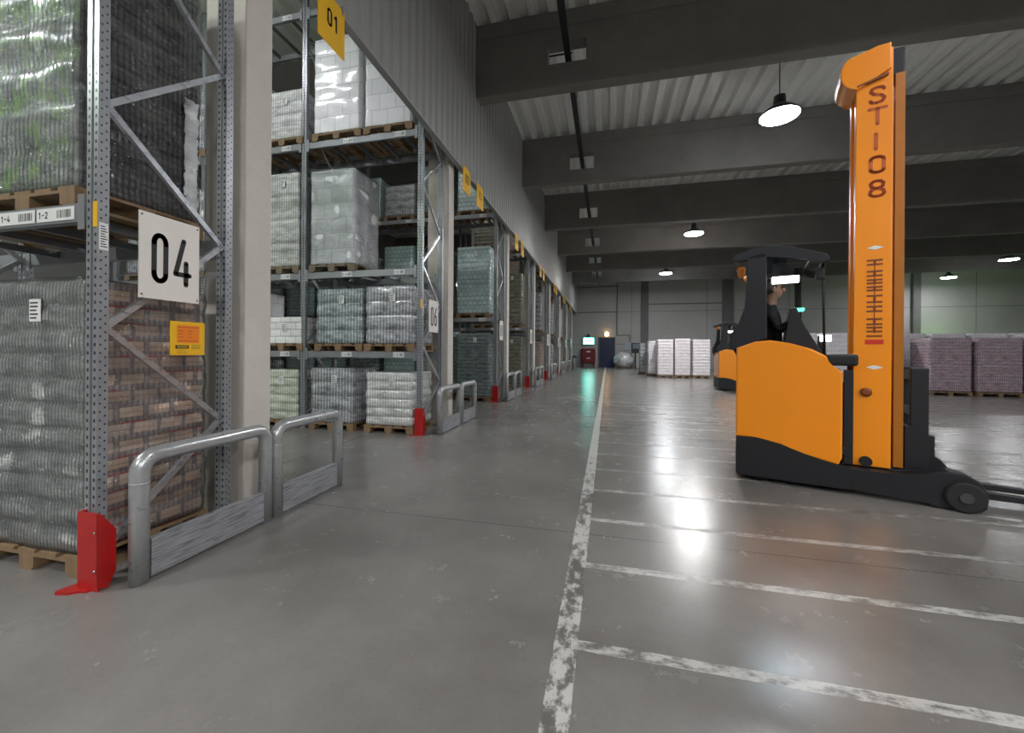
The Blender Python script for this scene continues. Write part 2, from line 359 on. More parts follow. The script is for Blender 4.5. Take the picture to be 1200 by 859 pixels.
def floor_mat():
    m, nt, b = newmat('polished_concrete_floor')
    co = objco(nt); s = N(nt, 'ShaderNodeSeparateXYZ'); nt.links.new(co, s.inputs[0]); x, y = s.outputs[0], s.outputs[1]
    big = noise_(nt, .55, 8, .62); mid = noise_(nt, 3, 8, .7); fine = noise_(nt, 40, 5, .7)
    smear = noise_(nt, 1.6, 8, .7, sc=(.5, 2.2, 1))
    c = mixc(nt, ramp(nt, big, .40, .62), (.155, .146, .135), (.23, .219, .205))
    c = mixc(nt, M(nt, 'MULTIPLY', ramp(nt, mid, .5, .85), .15), c, (.13, .115, .10))
    c = mixc(nt, M(nt, 'MULTIPLY', ramp(nt, smear, .5, .8), .15), c, (.29, .28, .26))
    c = mixc(nt, M(nt, 'MULTIPLY', ramp(nt, fine, .5, .8), .25), c, (.09, .085, .08))
    # saw-cut joints
    def line(v, at, hw): return M(nt, 'LESS_THAN', M(nt, 'ABSOLUTE', M(nt, 'SUBTRACT', v, at)), hw)
    j = None
    for v, at in ((y, 3.14), (y, 9.3), (y, 15.5), (x, -3.9), (x, 8.6)):
        l = line(v, at, .006); j = l if j is None else M(nt, 'MAXIMUM', j, l)
    c = mixc(nt, M(nt, 'MULTIPLY', j, .7), c, (.03, .03, .03))
    # worn white paint lines
    wob = M(nt, 'MULTIPLY', M(nt, 'SUBTRACT', noise_(nt, 9, 3), .5), .014)
    xm = M(nt, 'ADD', x, wob); ym = M(nt, 'ADD', y, wob)
    main = M(nt, 'MULTIPLY', line(xm, -.185, .056), M(nt, 'GREATER_THAN', y, -3))
    fy = M(nt, 'ABSOLUTE', M(nt, 'SUBTRACT', M(nt, 'FRACT', M(nt, 'DIVIDE', M(nt, 'SUBTRACT', ym, 1.94-.3725), .745)), .5))
    cross = M(nt, 'MULTIPLY', M(nt, 'LESS_THAN', fy, .034/.745), M(nt, 'MULTIPLY', M(nt, 'GREATER_THAN', x, -.16), M(nt, 'GREATER_THAN', y, 1.5)))
    cross = M(nt, 'MULTIPLY', cross, M(nt, 'LESS_THAN', x, 14))
    chip = noise_(nt, 18, 8, .75, sc=(1, .6, 1)); chip2 = noise_(nt, 2.2, 4, .6)
    wm = ramp(nt, M(nt, 'ADD', chip, M(nt, 'ADD', M(nt, 'MULTIPLY', M(nt, 'SUBTRACT', chip2, .5), .45), M(nt, 'MULTIPLY', ramp(nt, y, 3, 7), .14))), .46, .55)
    chip3 = noise_(nt, 22, 8, .75, sc=(.5, 1, 1))
    ydist = ramp(nt, y, 2.6, 5.0)
    wc = ramp(nt, M(nt, 'SUBTRACT', M(nt, 'ADD', chip3, M(nt, 'MULTIPLY', M(nt, 'SUBTRACT', chip2, .5), .45)), M(nt, 'MULTIPLY', ydist, .10)), .41, .55)
    paint = M(nt, 'MAXIMUM', M(nt, 'MULTIPLY', main, wm), M(nt, 'MULTIPLY', cross, wc))
    dirt = M(nt, 'MAXIMUM', main, cross)
    c = mixc(nt, M(nt, 'MULTIPLY', dirt, .45), c, (.07, .068, .062))
    c = mixc(nt, M(nt, 'MULTIPLY', paint, .9), c, (.56, .55, .52))
    nt.links.new(c, b.inputs['Base Color'])
    rg = M(nt, 'ADD', M(nt, 'MULTIPLY', ramp(nt, mid, .3, .7), .05), .235)
    rg = M(nt, 'ADD', rg, M(nt, 'MULTIPLY', dirt, .08))
    nt.links.new(rg, b.inputs['Roughness'])
    b.inputs['Specular IOR Level'].default_value = .6
    bump(nt, b, M(nt, 'ADD', fine, M(nt, 'MULTIPLY', mid, 1)), .03, .004)
    return m
MAT['floor'] = floor_mat()

# ------------------------------------------------------------------ stroke lettering
GL = {
 '0': [[(.25-.18*math.cos(a*PI/14), (.80 if a <= 14 else .20)+.15*math.sin(a*PI/14)) for a in list(range(15))+list(range(14, 29))]+[(.07, .80)]],
 '1': [[(.1,.78),(.28,.95),(.28,.05)]],
 '2': [[(.05,.75),(.12,.9),(.25,.95),(.4,.87),(.45,.7),(.38,.5),(.05,.05),(.45,.05)]],
 '3': [[(.05,.85),(.2,.95),(.4,.87),(.43,.7),(.35,.55),(.2,.52)],[(.35,.52),(.45,.35),(.42,.15),(.25,.05),(.05,.13)]],
 '4': [[(.3,.95),(.03,.25),(.5,.25)],[(.38,.5),(.38,.05)]],
 '5': [[(.42,.95),(.08,.95),(.06,.55),(.25,.6),(.42,.5),(.45,.28),(.38,.1),(.22,.05),(.05,.12)]],
 '6': [[(.38,.95),(.12,.6),(.05,.35),(.1,.12),(.25,.05),(.4,.12),(.45,.3),(.4,.5),(.25,.56),(.1,.48)]],
 '7': [[(.05,.95),(.45,.95),(.18,.05)]],
 '8': [[(.25,.52),(.1,.6),(.07,.8),(.15,.93),(.25,.95),(.35,.93),(.43,.8),(.4,.6),(.25,.52),(.08,.4),(.05,.2),(.13,.08),(.25,.05),(.37,.08),(.45,.2),(.42,.4),(.25,.52)]],
 'S': [[(.43,.8),(.38,.92),(.25,.95),(.1,.9),(.06,.73),(.14,.58),(.36,.45),(.44,.28),(.38,.1),(.22,.05),(.08,.1),(.05,.22)]],
 'T': [[(.02,.95),(.48,.95)],[(.25,.95),(.25,.05)]],
 'I': [[(.25,.95),(.25,.05)]],
 '-': [[(.1,.5),(.4,.5)]],
}
def strokes(mb, text, w, h, sw, P, adv=None, th=.002):
    """text in a w x h cell per glyph; P(u, v, t) gives the 3D point"""
    x = 0
    for ch in text:
        for pl in GL.get(ch, []):
            pts = [(x+p[0]*2*w, p[1]*h) for p in pl]
            for (a, b) in zip(pts, pts[1:]):
                dx, dy = b[0]-a[0], b[1]-a[1]; L = math.hypot(dx, dy) or 1
                nx, ny = -dy/L*sw/2, dx/L*sw/2
                q = [(a[0]+nx, a[1]+ny), (b[0]+nx, b[1]+ny), (b[0]-nx, b[1]-ny), (a[0]-nx, a[1]-ny)]
                mb.face([mb.bm.verts.new(P(u, v, th)) for u, v in q])
            for (a) in pts:
                mb.face([mb.bm.verts.new(P(a[0]+sw/2*math.cos(k*PI/5), a[1]+sw/2*math.sin(k*PI/5), th)) for k in range(10)])
        x += adv or w*1.35
    return mb

# ------------------------------------------------------------------ the setting
XW, XE, YS, YN = -13.0, 34.0, -12.0, 38.5
ZB, ZT = 6.95, 8.5
tag(MB().box(XW, XE, YS, YN, -.2, 0).build('floor', MAT['floor']), kind='structure')
tag(MB().box(XW, XE, YN, YN+.3, 0, 9).build('wall_back', MAT['wall']), kind='structure')
tag(MB().box(XW-.3, XW, YS, YN, 0, 9).build('wall_left', MAT['wall2']), kind='structure')
tag(MB().box(XE, XE+.3, YS, YN, 0, 9).build('wall_right', MAT['wall']), kind='structure')
tag(MB().box(XW, XE, YS-.3, YS, 0, 9).build('wall_front', MAT['wall2']), kind='structure')
# corrugated roof deck
mb = MB(); per = .42; x = XW; prof = []
while x < XE+.2:
    prof += [(x, ZT), (x+.13, ZT), (x+.19, ZT+.15), (x+.36, ZT+.15)]; x += per
a = [mb.bm.verts.new((p[0], YS, p[1])) for p in prof]; b_ = [mb.bm.verts.new((p[0], YN, p[1])) for p in prof]
c_ = [mb.bm.verts.new((p[0], YS, p[1]+.04)) for p in prof]; d_ = [mb.bm.verts.new((p[0], YN, p[1]+.04)) for p in prof]
for i in range(len(prof)-1):
    mb.face([a[i], a[i+1], b_[i+1], b_[i]]); mb.face([c_[i], d_[i], d_[i+1], c_[i+1]])
tag(mb.build('ceiling', MAT['deck']), kind='structure')
# concrete roof beams with service openings
BY = [8.35+4.85*n for n in range(-3, 6)]
HX0, HX1 = -1.27, -.47
FX = -2.85
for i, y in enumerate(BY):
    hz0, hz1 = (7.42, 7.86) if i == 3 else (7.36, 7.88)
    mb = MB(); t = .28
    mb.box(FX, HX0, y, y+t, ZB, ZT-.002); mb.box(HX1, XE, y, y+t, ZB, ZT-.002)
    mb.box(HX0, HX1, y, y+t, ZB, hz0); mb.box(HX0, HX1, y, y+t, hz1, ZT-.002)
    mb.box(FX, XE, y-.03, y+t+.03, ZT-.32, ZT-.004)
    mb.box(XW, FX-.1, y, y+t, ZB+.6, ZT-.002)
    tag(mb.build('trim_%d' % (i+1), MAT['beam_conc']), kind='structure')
# corrugated fascia above the rack ends
mb = MB(); prof = []; y = -2.0; per = .24
while y < YN-.3:
    prof += [(y, 0), (y+.10, 0), (y+.125, .035), (y+.215, .035)]; y += per
for off in (0, -.02):
    lo = [mb.bm.verts.new((FX+p[1]+off, p[0], 5.03)) for p in prof]; hi = [mb.bm.verts.new((FX+p[1]+off, p[0], ZT+.1)) for p in prof]
    for i in range(len(prof)-1): mb.face([lo[i], lo[i+1], hi[i+1], hi[i]])
mb.box(FX-.05, FX+.045, -2, YN-.3, 5.0, 5.035)
tag(mb.build('wall_inner', MAT['fascia']), kind='structure')
# back wall pilasters, joints, conduits
for i, (x0, x1, z1) in enumerate(((2.95, 3.6, 8.4), (9.75, 10.6, 8.4))):
    tag(MB().box(x0, x1, YN-.18, YN, 0, z1).build('trim_%d' % (20+i), MAT['pilaster']), kind='structure')
tag(MB().box(23.5, 24.0, YN-.3, YN, 0, 8.5).build('trim_22', MAT['pilaster']), kind='structure')
mb = MB().box(-3.6, .85, YN-.05, YN, 5.12, 5.2).box(.78, .88, YN-.05, YN, 3.0, 8.4).box(.83, 2.0, YN-.05, YN, 2.95, 3.03).box(1.93, 2.03, YN-.05, YN, 2.3, 3.0)
mb.box(3.5, 10.2, YN-.05, YN, 5.78, 5.86).box(-2.9, 1.0, YN-.05, YN, 7.5, 7.6)
tag(mb.build('trim_23', MAT['pilaster']), kind='structure')
# blue door
o = MB().box(-.76, .62, YN-.1, YN-.03, 0, 2.75).build('door_1', MAT['blue']); tag(o, kind='structure')
f = MB(); f.box(-.84, -.76, YN-.14, YN, 0, 2.83); f.box(.62, .7, YN-.14, YN, 0, 2.83); f.box(-.84, .7, YN-.14, YN, 2.75, 2.83); f.build('door_frame', MAT['pilaster'], o)
MB().tube([(.45, YN-.1, 1.2), (.45, YN-.17, 1.2), (.3, YN-.17, 1.2)], .02, 8).build('door_handle', MAT['chrome'], o)
# concrete columns behind each rack frame
ROWS = [1.73, 6.14, 10.75, 15.35, 19.95, 24.5, 29.0, 33.5]
for i, y in enumerate(ROWS):
    tag(MB().box(-3.4, -2.97, y+1.03, y+1.3, 0, ZT-.01, .015).build('trim_%d' % (30+i), MAT['col_conc']), kind='structure')

# ------------------------------------------------------------------ cable tray and pipes under the roof
t = thing('cable_tray', 'black cable tray running through the openings in the roof beams', 'cable tray', (-.84, 0, 7.52))
MB().box(-.06, .06, -6, 37, -.03, 0).box(-.065, -.055, -6, 37, 0, .04).box(.055, .065, -6, 37, 0, .04).build('tray', MAT['cable'], t)
MB().tube([(-.02, -6+.5*k, .03+.01*math.sin(k*1.7)) for k in range(87)], .02, 6).build('cable', MAT['cable'], t)
for k in range(9):
    y = BY[k]+2.3
    if y < 37: MB().tube([(0, y, 0), (0, y, ZT-7.52)], .008, 6).build('hanger', MAT['cable'], t)
tag(MB().tube([(-2.78, 9.3, 8.3), (-.84, 9.3, 8.3)], .02, 6).build('conduit', MAT['cable']), 'thin black conduit under the roof deck beside the cable tray', 'conduit')
for k, (x0, y0, x1, y1, z, lab) in enumerate(((13, 21.2, 19, 15.5, 8.0, 'dark slanting pipe under the roof right of the mast'), (15, 21, 21, 16.2, 8.1, 'second dark slanting pipe under the roof, further right'))):
    tag(MB().tube([(x0, y0, z), (x1, y1, z)], .05, 8).build('roof_pipe', MAT['cable']), lab, 'pipe')

# ------------------------------------------------------------------ high-bay lamps
def high_bay(name, label, loc, lm, cat='ceiling lamp', group=None):
    t = thing(name, label, cat, loc, 0, group)
    MB().lathe([(.40, 0), (.41, .02), (.32, .12), (.17, .22), (.13, .26), (.12, .45), (.05, .48)], 28).build('reflector', MAT['lampshell'], t)
    MB().lathe([(.37, -.035), (.395, -.02), (.395, -.004)], 28).build('lens', lm, t)
    MB().tube([(0, 0, .47), (0, 0, ZT-loc[2])], .012, 8).build('hanger_rod', MAT['cable'], t)
    return t
L0 = high_bay('high_bay_lamp', 'large glowing round lamp hanging left of the orange mast', (3.85, 10.5, 6.93), MAT['lamp'])
for (x, y, z), lab in (((3.85, 20.0, 6.93), 'glowing round lamp directly above the bright white pallets, second of its row'),
                       ((3.95, 30.0, 7.0), 'smallest glowing lamp, furthest back near the blue door'),
                       ((23.15, 30.0, 7.08), 'glowing round lamp at the far right edge under the roof'),
                       ((24.0, 35.6, 7.0), 'dim small lamp left of the lamp at the right edge'),
                       ((3.85, 1.0, 6.93), 'round lamp hanging above the camera position'),
                       ((3.85, -8.4, 6.93), 'round lamp hanging far behind the camera'),
                       ((13.5, 1.0, 6.93), 'round lamp hanging to the right outside the frame'),
                       ((23.15, 10.5, 6.93), 'round lamp hanging over the right side of the hall'),
                       ((9.5, -5.5, 6.93), 'round lamp hanging behind the camera to the right')):
    c = dup(L0, (x, y, z), label=lab)
    sp = {1.0: 'lamp_dim', -5.5: 'lamp_full', 20.0: 'lamp_mid', 35.6: 'lamp_dim', 30.0: 'lamp_dim' if x > 12 else None}.get(y)
    if sp:
        for ch in c.children:
            if ch.name.startswith('lens'): ch.data = ch.data.copy(); ch.data.materials[0] = MAT[sp]
    for ch in c.children: 
        if ch.name.startswith('hanger_rod'): ch.scale = (1, 1, (ZT-z)/(ZT-6.93))
AF = high_bay('high_bay_lamp', 'unseen fill lamp added behind the camera to the left', (-4.6, -6.0, 6.9), MAT['lamp_mid'])  # added out of view to light the front faces of the nearest goods
AL = high_bay('aisle_lamp', 'unseen round lamp added over the aisle before the nearest rack', (-8.0, -.8, 6.4), MAT['aisle_lamp'])  # unseen, placed low and bright to light the nearest goods and glint in their film
for k, y in enumerate((4.5, 9.1, 13.7, 18.3, 22.9, 27.4, 31.9)):
    nm = ('first', 'second', 'third', 'fourth', 'fifth', 'sixth', 'seventh')[k]
    c = dup(AL, (-5.0, y, 7.9) if k else (-6.6, 3.8, 7.9), label='round lamp hanging over the %s aisle between the racks' % nm)
    for ch in c.children:
        if ch.name.startswith('hanger_rod'): ch.scale = (1, 1, .6/2.1)
        if k == 0 and ch.name.startswith('lens'): ch.data = ch.data.copy(); ch.data.materials[0] = MAT['lamp_dim']
for ch in AL.children:
    if ch.name.startswith('lens'): ch.data = ch.data.copy(); ch.data.materials[0] = MAT['lamp']

# ------------------------------------------------------------------ pallet racks
DEP = .87
def zig(y0, y1, top):
    out = []; z = .18; k = 0
    while z < top-.7:
        a = (y0, z) if k % 2 == 0 else (y1, z); b = (y1, z+.675) if k % 2 == 0 else (y0, z+.675)
        out.append((a, b)); z += .675; k += 1
    return out
TOPZ = 7.9
def post_poly():
    w, d, g = .046, .028, .010
    return [(-w,-d),(-g,-d),(-g,-d+.012),(g,-d+.012),(g,-d),(w,-d),(w,d),(w-.02,d),(w-.02,d-.01),(-w+.02,d-.01),(-w+.02,d),(-w,d)]
PM = MB().prism(post_poly(), 0, TOPZ, 'z').build('post', MAT['post']); post_me = PM.data; bpy.data.objects.remove(PM)
br_mesh = {}
def brace_mesh(up):
    if up not in br_mesh:
        a = Vector((0, .06, 0)); b = Vector((0, DEP-.06, .675))
        if not up: a, b = Vector((0, DEP-.06, 0)), Vector((0, .06, .675))
        d = (b-a); n = d.cross(Vector((1, 0, 0))).normalized()*.018
        mb = MB(); x0, x1 = -.012, .018
        v = [mb.bm.verts.new(p) for p in (a+n+Vector((x0,0,0)), a-n+Vector((x0,0,0)), a-n+Vector((x1,0,0)), a+n+Vector((x1,0,0)), b+n+Vector((x0,0,0)), b-n+Vector((x0,0,0)), b-n+Vector((x1,0,0)), b+n+Vector((x1,0,0)))]
        for q in ((0,1,2,3),(7,6,5,4),(0,4,5,1),(1,5,6,2),(2,6,7,3),(3,7,4,0)): mb.face([v[i] for i in q])
        o = mb.build('brace', MAT['galv']); br_mesh[up] = o.data; bpy.data.objects.remove(o)
    return br_mesh[up]
def inst(name, me, parent, loc):
    o = bpy.data.objects.new(name, me); COL.objects.link(o); o.parent = parent; o.location = loc; return o
def barcode_label(parent, cx, y, z, w=.17, h=.06, seed=0, text='04-1'):
    """small white paper label with digits and bar code on a surface facing -Y"""
    rnd = random.Random(seed)
    o = MB().box(cx-w/2, cx+w/2, y-.003, y, z-h/2, z+h/2).build('bin_label', MAT['paper'], parent)
    mb = MB(); x = cx+w*.05
    while x < cx+w*.42:
        b = w*rnd.choice((.012, .02, .03)); mb.face([mb.bm.verts.new(p) for p in ((x, y-.0035, z-h*.3), (x+b, y-.0035, z-h*.3), (x+b, y-.0035, z+h*.3), (x, y-.0035, z+h*.3))]); x += b+w*rnd.choice((.015, .025))
    strokes(mb, text, h*.28, h*.5, h*.09, lambda u, v, t: (cx-w*.45+u, y-.0036, z-h*.25+v), h*.36)
    mb.build('bar_code', MAT['ink'], o)
def make_rack(idx, y, label, shelves, bays, pitch=2.25, detail=1, post0=-2.97):
    t = thing('pallet_rack', label, 'rack', (0, y, 0), 0, None)
    for k in range(bays+1):
        x = post0-pitch*k
        inst('post', post_me, t, (x, .028, 0)); inst('post', post_me, t, (x, DEP-.028, 0))
        if k < 2 or idx < 2:
            zz = .18; q = 0
            while zz < TOPZ-.75:
                inst('brace', brace_mesh(q % 2 == 0), t, (x, 0, zz)); zz += .675; q += 1
    me = {}
    for k in range(bays):
        x1 = post0-pitch*k-.06; x0 = post0-pitch*(k+1)+.06
        for si, z in enumerate(shelves):
            for fy in (.0, DEP-.05):
                mb = MB().box(x0, x1, fy, fy+.05, z-.11, z)
                mb.box(x0-.004, x0+.045, fy-.008, fy, z-.16, z+.05).box(x1-.045, x1+.004, fy-.008, fy, z-.16, z+.05)
                b = mb.build('beam', MAT['beam'], t)
                if fy == 0 and k < 2 and detail:
                    for j, cx in enumerate((x1-.24, x1-.58, x1-1.2) if idx == 0 else (x1-.32, x1-pitch*.5-.18)):
                        barcode_label(b, cx, -.002, z-.055, .32 if idx == 0 else .2, .08, idx*31+k*7+j, '%d-%d' % (si+1, (j+1)*2))
            if idx < 3:
                for fx in (.18, .42, .64, .86): 
                    xx = x0+(x1-x0)*fx; MB().box(xx-.02, xx+.02, .05, DEP-.05, z-.06, z-.008).build('cross_bar', MAT['steel'], t)
    return t
SH = [[2.27, 5.3], [1.39, 2.79, 5.12, 7.5], [2.35, 5.27], [2.35, 5.27], [2.35, 5.27], [2.35, 5.27], [2.35, 5.27], [2.35, 5.27]]
ORD = ['nearest', 'second', 'third', 'fourth', 'fifth', 'sixth', 'seventh', 'furthest']
SIGN = ['04', '06', '08', '10', '12', '14', '16', '18']
BAYS = [2, 3, 4, 2, 2, 2, 2, 2]
for i, y in enumerate(ROWS):
    lab = {0: 'grey steel pallet rack at the left edge carrying the 04 sign', 1: 'four level grey pallet rack carrying the 06 sign'}.get(i, 'grey steel pallet rack, %s in the line along the hall' % ORD[i])
    make_rack(i, y, lab, SH[i], BAYS[i], 2.28, 1 if i < 4 else 0, -2.97 if i == 0 else -3.05)
# shelf cards and post stickers of the nearest racks
def sticker(y, x, label1, label2):
    o = MB().box(x+.012, x+.045, y-.004, y, 2.12, 2.27).build('post_sticker', MAT['yellow']); tag(o, label1, 'sticker')
    o2 = MB().box(x+.0465, x+.049, y+.006, y+.05, 1.99, 2.15).build('post_sticker', MAT['paper']); tag(o2, label2, 'sticker')
    mb = MB()
    for k in range(9): mb.box(x+.049, x+.0495, y+.012, y+.045-(k % 3)*.006, 2.005+k*.015, 2.011+k*.015)
    mb.build('printed_lines', MAT['ink'], o2)
sticker(1.73, -2.97, 'yellow sticker on the front of the rack post left of the 04 sign', 'white printed sticker on the side of the nearest rack post')
sticker(6.14, -3.05, 'yellow sticker on the rack post left of the 06 sign', 'white printed sticker on the post side by the 06 sign')

# ------------------------------------------------------------------ column guards (red)
def make_guard(x, y, label):
    t = thing('post_guard', label, 'guard', (x, y, 0), 0, 'red rack post guards')
    mb = MB(); H_ = .45
    mb.box(-.045, .115, -.03, -.02, 0, H_)                            # front plate
    mb.box(-.045, -.035, -.02, .04, 0, H_)                             # inner cheek
    mb.prism([(-.03, .02), (-.03, H_), (-.01, H_-.01), (.06, .33), (.06, .09), (.02, .0)], .105, .115, 'x')   # outer cheek
    mb.build('shield', MAT['red'], t)
    MB().prism([(-.11, -.09), (-.09, -.105), (-.02, -.09), (.02, -.06), (.06, -.05), (.06, .06), (-.08, .06)], 0, .012, 'z').build('foot_plate', MAT['red'], t)
    for z in (.12, .34): MB().lathe([(.008, 0), (.008, -.006), (.003, -.01)], 10, (.095, -.03, z), 'y').build('bolt', MAT['chrome'], t)
    return t
G0 = make_guard(-2.955, 1.72, 'large red steel guard at the foot of the nearest rack post')
gl = ['red post guard at the foot of the 06 rack', 'red post guard of the third rack, beside a yellow strip', 'red post guard of the fourth rack', 'red post guard of the fifth rack, thin in the distance', 'red post guard of the sixth rack far down the hall', 'red post guard of the seventh rack far down the hall', 'red post guard of the furthest rack']
for y, l in zip(ROWS[1:], gl): dup(G0, (-3.07, y, 0), label=l)

# ------------------------------------------------------------------ tubular barriers
def hoop_pts(y0, y1, top, r=.1):
    p = [(0, y0, 0), (0, y0, top-r)]
    for k in range(1, 8): a = PI/2*k/8; p.append((0, y0+r-r*math.cos(a), top-r+r*math.sin(a)))
    p += [(0, y0+r, top), (0, y1-r, top)]
    for k in range(1, 8): a = PI/2*k/8; p.append((0, y1-r+r*math.sin(a), top-r+r*math.cos(a)))
    p += [(0, y1, top-r), (0, y1, 0)]
    return p
def make_barrier(x, y, label):
    t = thing('safety_barrier', label, 'barrier', (x, y, 0), 0, 'steel tube barriers along the rack ends')
    for (a, b) in ((.09, 1.0), (1.105, 1.9)):
        h = MB().tube(hoop_pts(a, b, .755), .049, 20).build('hoop', MAT['barrier'], t)
        MB().lathe([(.0505, -.004), (.0505, .004)], 20, (0, a, .6)).build('weld_ring', MAT['barrier'], h)
        MB().lathe([(.0505, -.004), (.0505, .004)], 20, (0, b, .6)).build('weld_ring', MAT['barrier'], h)
        MB().box(-.012, .035, a+.045, b-.045, .02, .25, .004).build('kick_plate', MAT['kick'], t)
    return t
B0 = make_barrier(-2.72, 1.73, 'large grey tube barrier with scuffed kick plates beside the nearest rack')
bl = ['grey tube barrier in front of the column behind the 06 rack', 'grey tube barrier behind the third rack', 'grey tube barrier at the end of the fourth rack', 'small grey tube barrier at the end of the fifth rack', 'distant grey tube barrier at the end of the sixth rack', 'distant grey tube barrier at the end of the seventh rack', 'distant grey tube barrier at the end of the furthest rack']
for y, l in zip(ROWS[1:], bl): dup(B0, (-2.74, y+.05, 0), label=l)

# ------------------------------------------------------------------ number signs
def make_sign(x, y0, y1, z0, z1, text, label):
    t = thing('rack_sign', label, 'sign', (x, y0, z0), 0)
    MB().box(0, .006, 0, y1-y0, 0, z1-z0).build('board', MAT['sign'], t)
    w, h = y1-y0, z1-z0; gw = w*.26; gh = h*.60
    mb = MB(); strokes(mb, text, gw, gh, w*.085, lambda u, v, q: (.006+q, w*.19+u, h*.19+v), w*.37, .0015)
    mb.build('numerals', MAT['ink'], t)
    MB().box(-.07, 0, .22, .32, .1, .2).build('bracket', MAT['galv'], t)
    for (a, b) in ((.04, .04), (.96, .04), (.04, .96), (.96, .96)):
        MB().lathe([(.006, 0), (.006, .004)], 8, (.006, w*a, h*b), 'x').build('screw', MAT['chrome'], t)
    return t
for i, y in enumerate(ROWS):
    lab = {0: 'big white sign with black 04 on the nearest rack frame', 1: 'white sign with black 06 on the second rack frame'}.get(i, 'narrow white number sign %s on the end of the %s rack' % (SIGN[i], ORD[i]))
    make_sign(-2.895 if i == 0 else -2.975, y+.19, y+.575, 1.73, 2.285, SIGN[i], lab)
# yellow load notice on the 04 rack frame
t = thing('load_notice', 'small yellow load notice with orange panel below the 04 sign', 'notice', (-2.9, 2.115, 1.36))
MB().box(0, .004, 0, .24, 0, .235).build('board', MAT['yellow'], t)
for a in (.03, .2): MB().box(-.05, 0, a, a+.01, .2, .56).build('hanging_strap', MAT['film'], t)
MB().box(.004, .0045, .045, .2, .085, .21).build('orange_panel', MAT['orange_ink'], t)
mb = MB()
for k, (a, b, z) in enumerate(((.05, .195, .195), (.05, .09, .17), (.12, .15, .17), (.05, .085, .148), (.12, .145, .148), (.05, .09, .126), (.12, .15, .126), (.05, .19, .1))): mb.box(.0045, .005, a, b, z-.003, z+.003)
mb.build('printed_lines', MAT['faintprint'], t)
mb = MB().box(.004, .005, .035, .125, .045, .07)
for k in range(4): mb.box(.004, .0046, .145, .21-.008*(k % 2), .07-k*.009, .0725-k*.009)
for k in range(3): mb.box(.004, .0046, .045, .11, .032-k*.009, .0335-k*.009)
mb.build('black_print', MAT['ink'], t)
mb = MB()
for k in range(6): mb.box(.005, .0056, .048+k*.012, .053+k*.012, .05, .065)
mb.build('logo_letters', MAT['yellow'], t)
# yellow hanging aisle signs along the fascia
SG = [(3.39, 3.80, 4.53, 5.05, '01', 'yellow hanging sign with 01 at the top left'),
      (7.46, 7.90, 4.60, 5.1, '02', 'yellow hanging sign, left one of the pair above the third rack'),
      (8.32, 8.78, 4.60, 5.1, '03', 'yellow hanging sign, right one of the pair above the third rack')]
for k in range(2, 7):
    SG.append((7.46+4.6*(k-1), 7.9+4.6*(k-1), 4.6, 5.1, '%02d' % (2*k), 'distant yellow hanging sign, first of the pair above the %s rack' % ORD[k+1]))
    SG.append((8.32+4.6*(k-1), 8.78+4.6*(k-1), 4.6, 5.1, '%02d' % (2*k+1), 'distant yellow hanging sign, second of the pair above the %s rack' % ORD[k+1]))
for (y0, y1, z0, z1, tx, lab) in SG:
    t = thing('aisle_sign', lab, 'sign', (FX+.05, y0, z0), 0, 'yellow aisle signs under the cladding')
    MB().box(0, .006, 0, y1-y0, 0, z1-z0).build('board', MAT['yellow'], t)
    mb = MB(); w = y1-y0; strokes(mb, tx, w*.17, .17, .026, lambda u, v, q: (.006+q, w*.33+u, .2+v), w*.24, .0015); mb.build('numerals', MAT['ink'], t)
    MB().box(.0, .008, .02, .05, z1-z0-.06, z1-z0+.04).box(0, .008, w-.05, w-.02, z1-z0-.06, z1-z0+.04).build('hook', MAT['galv'], t)

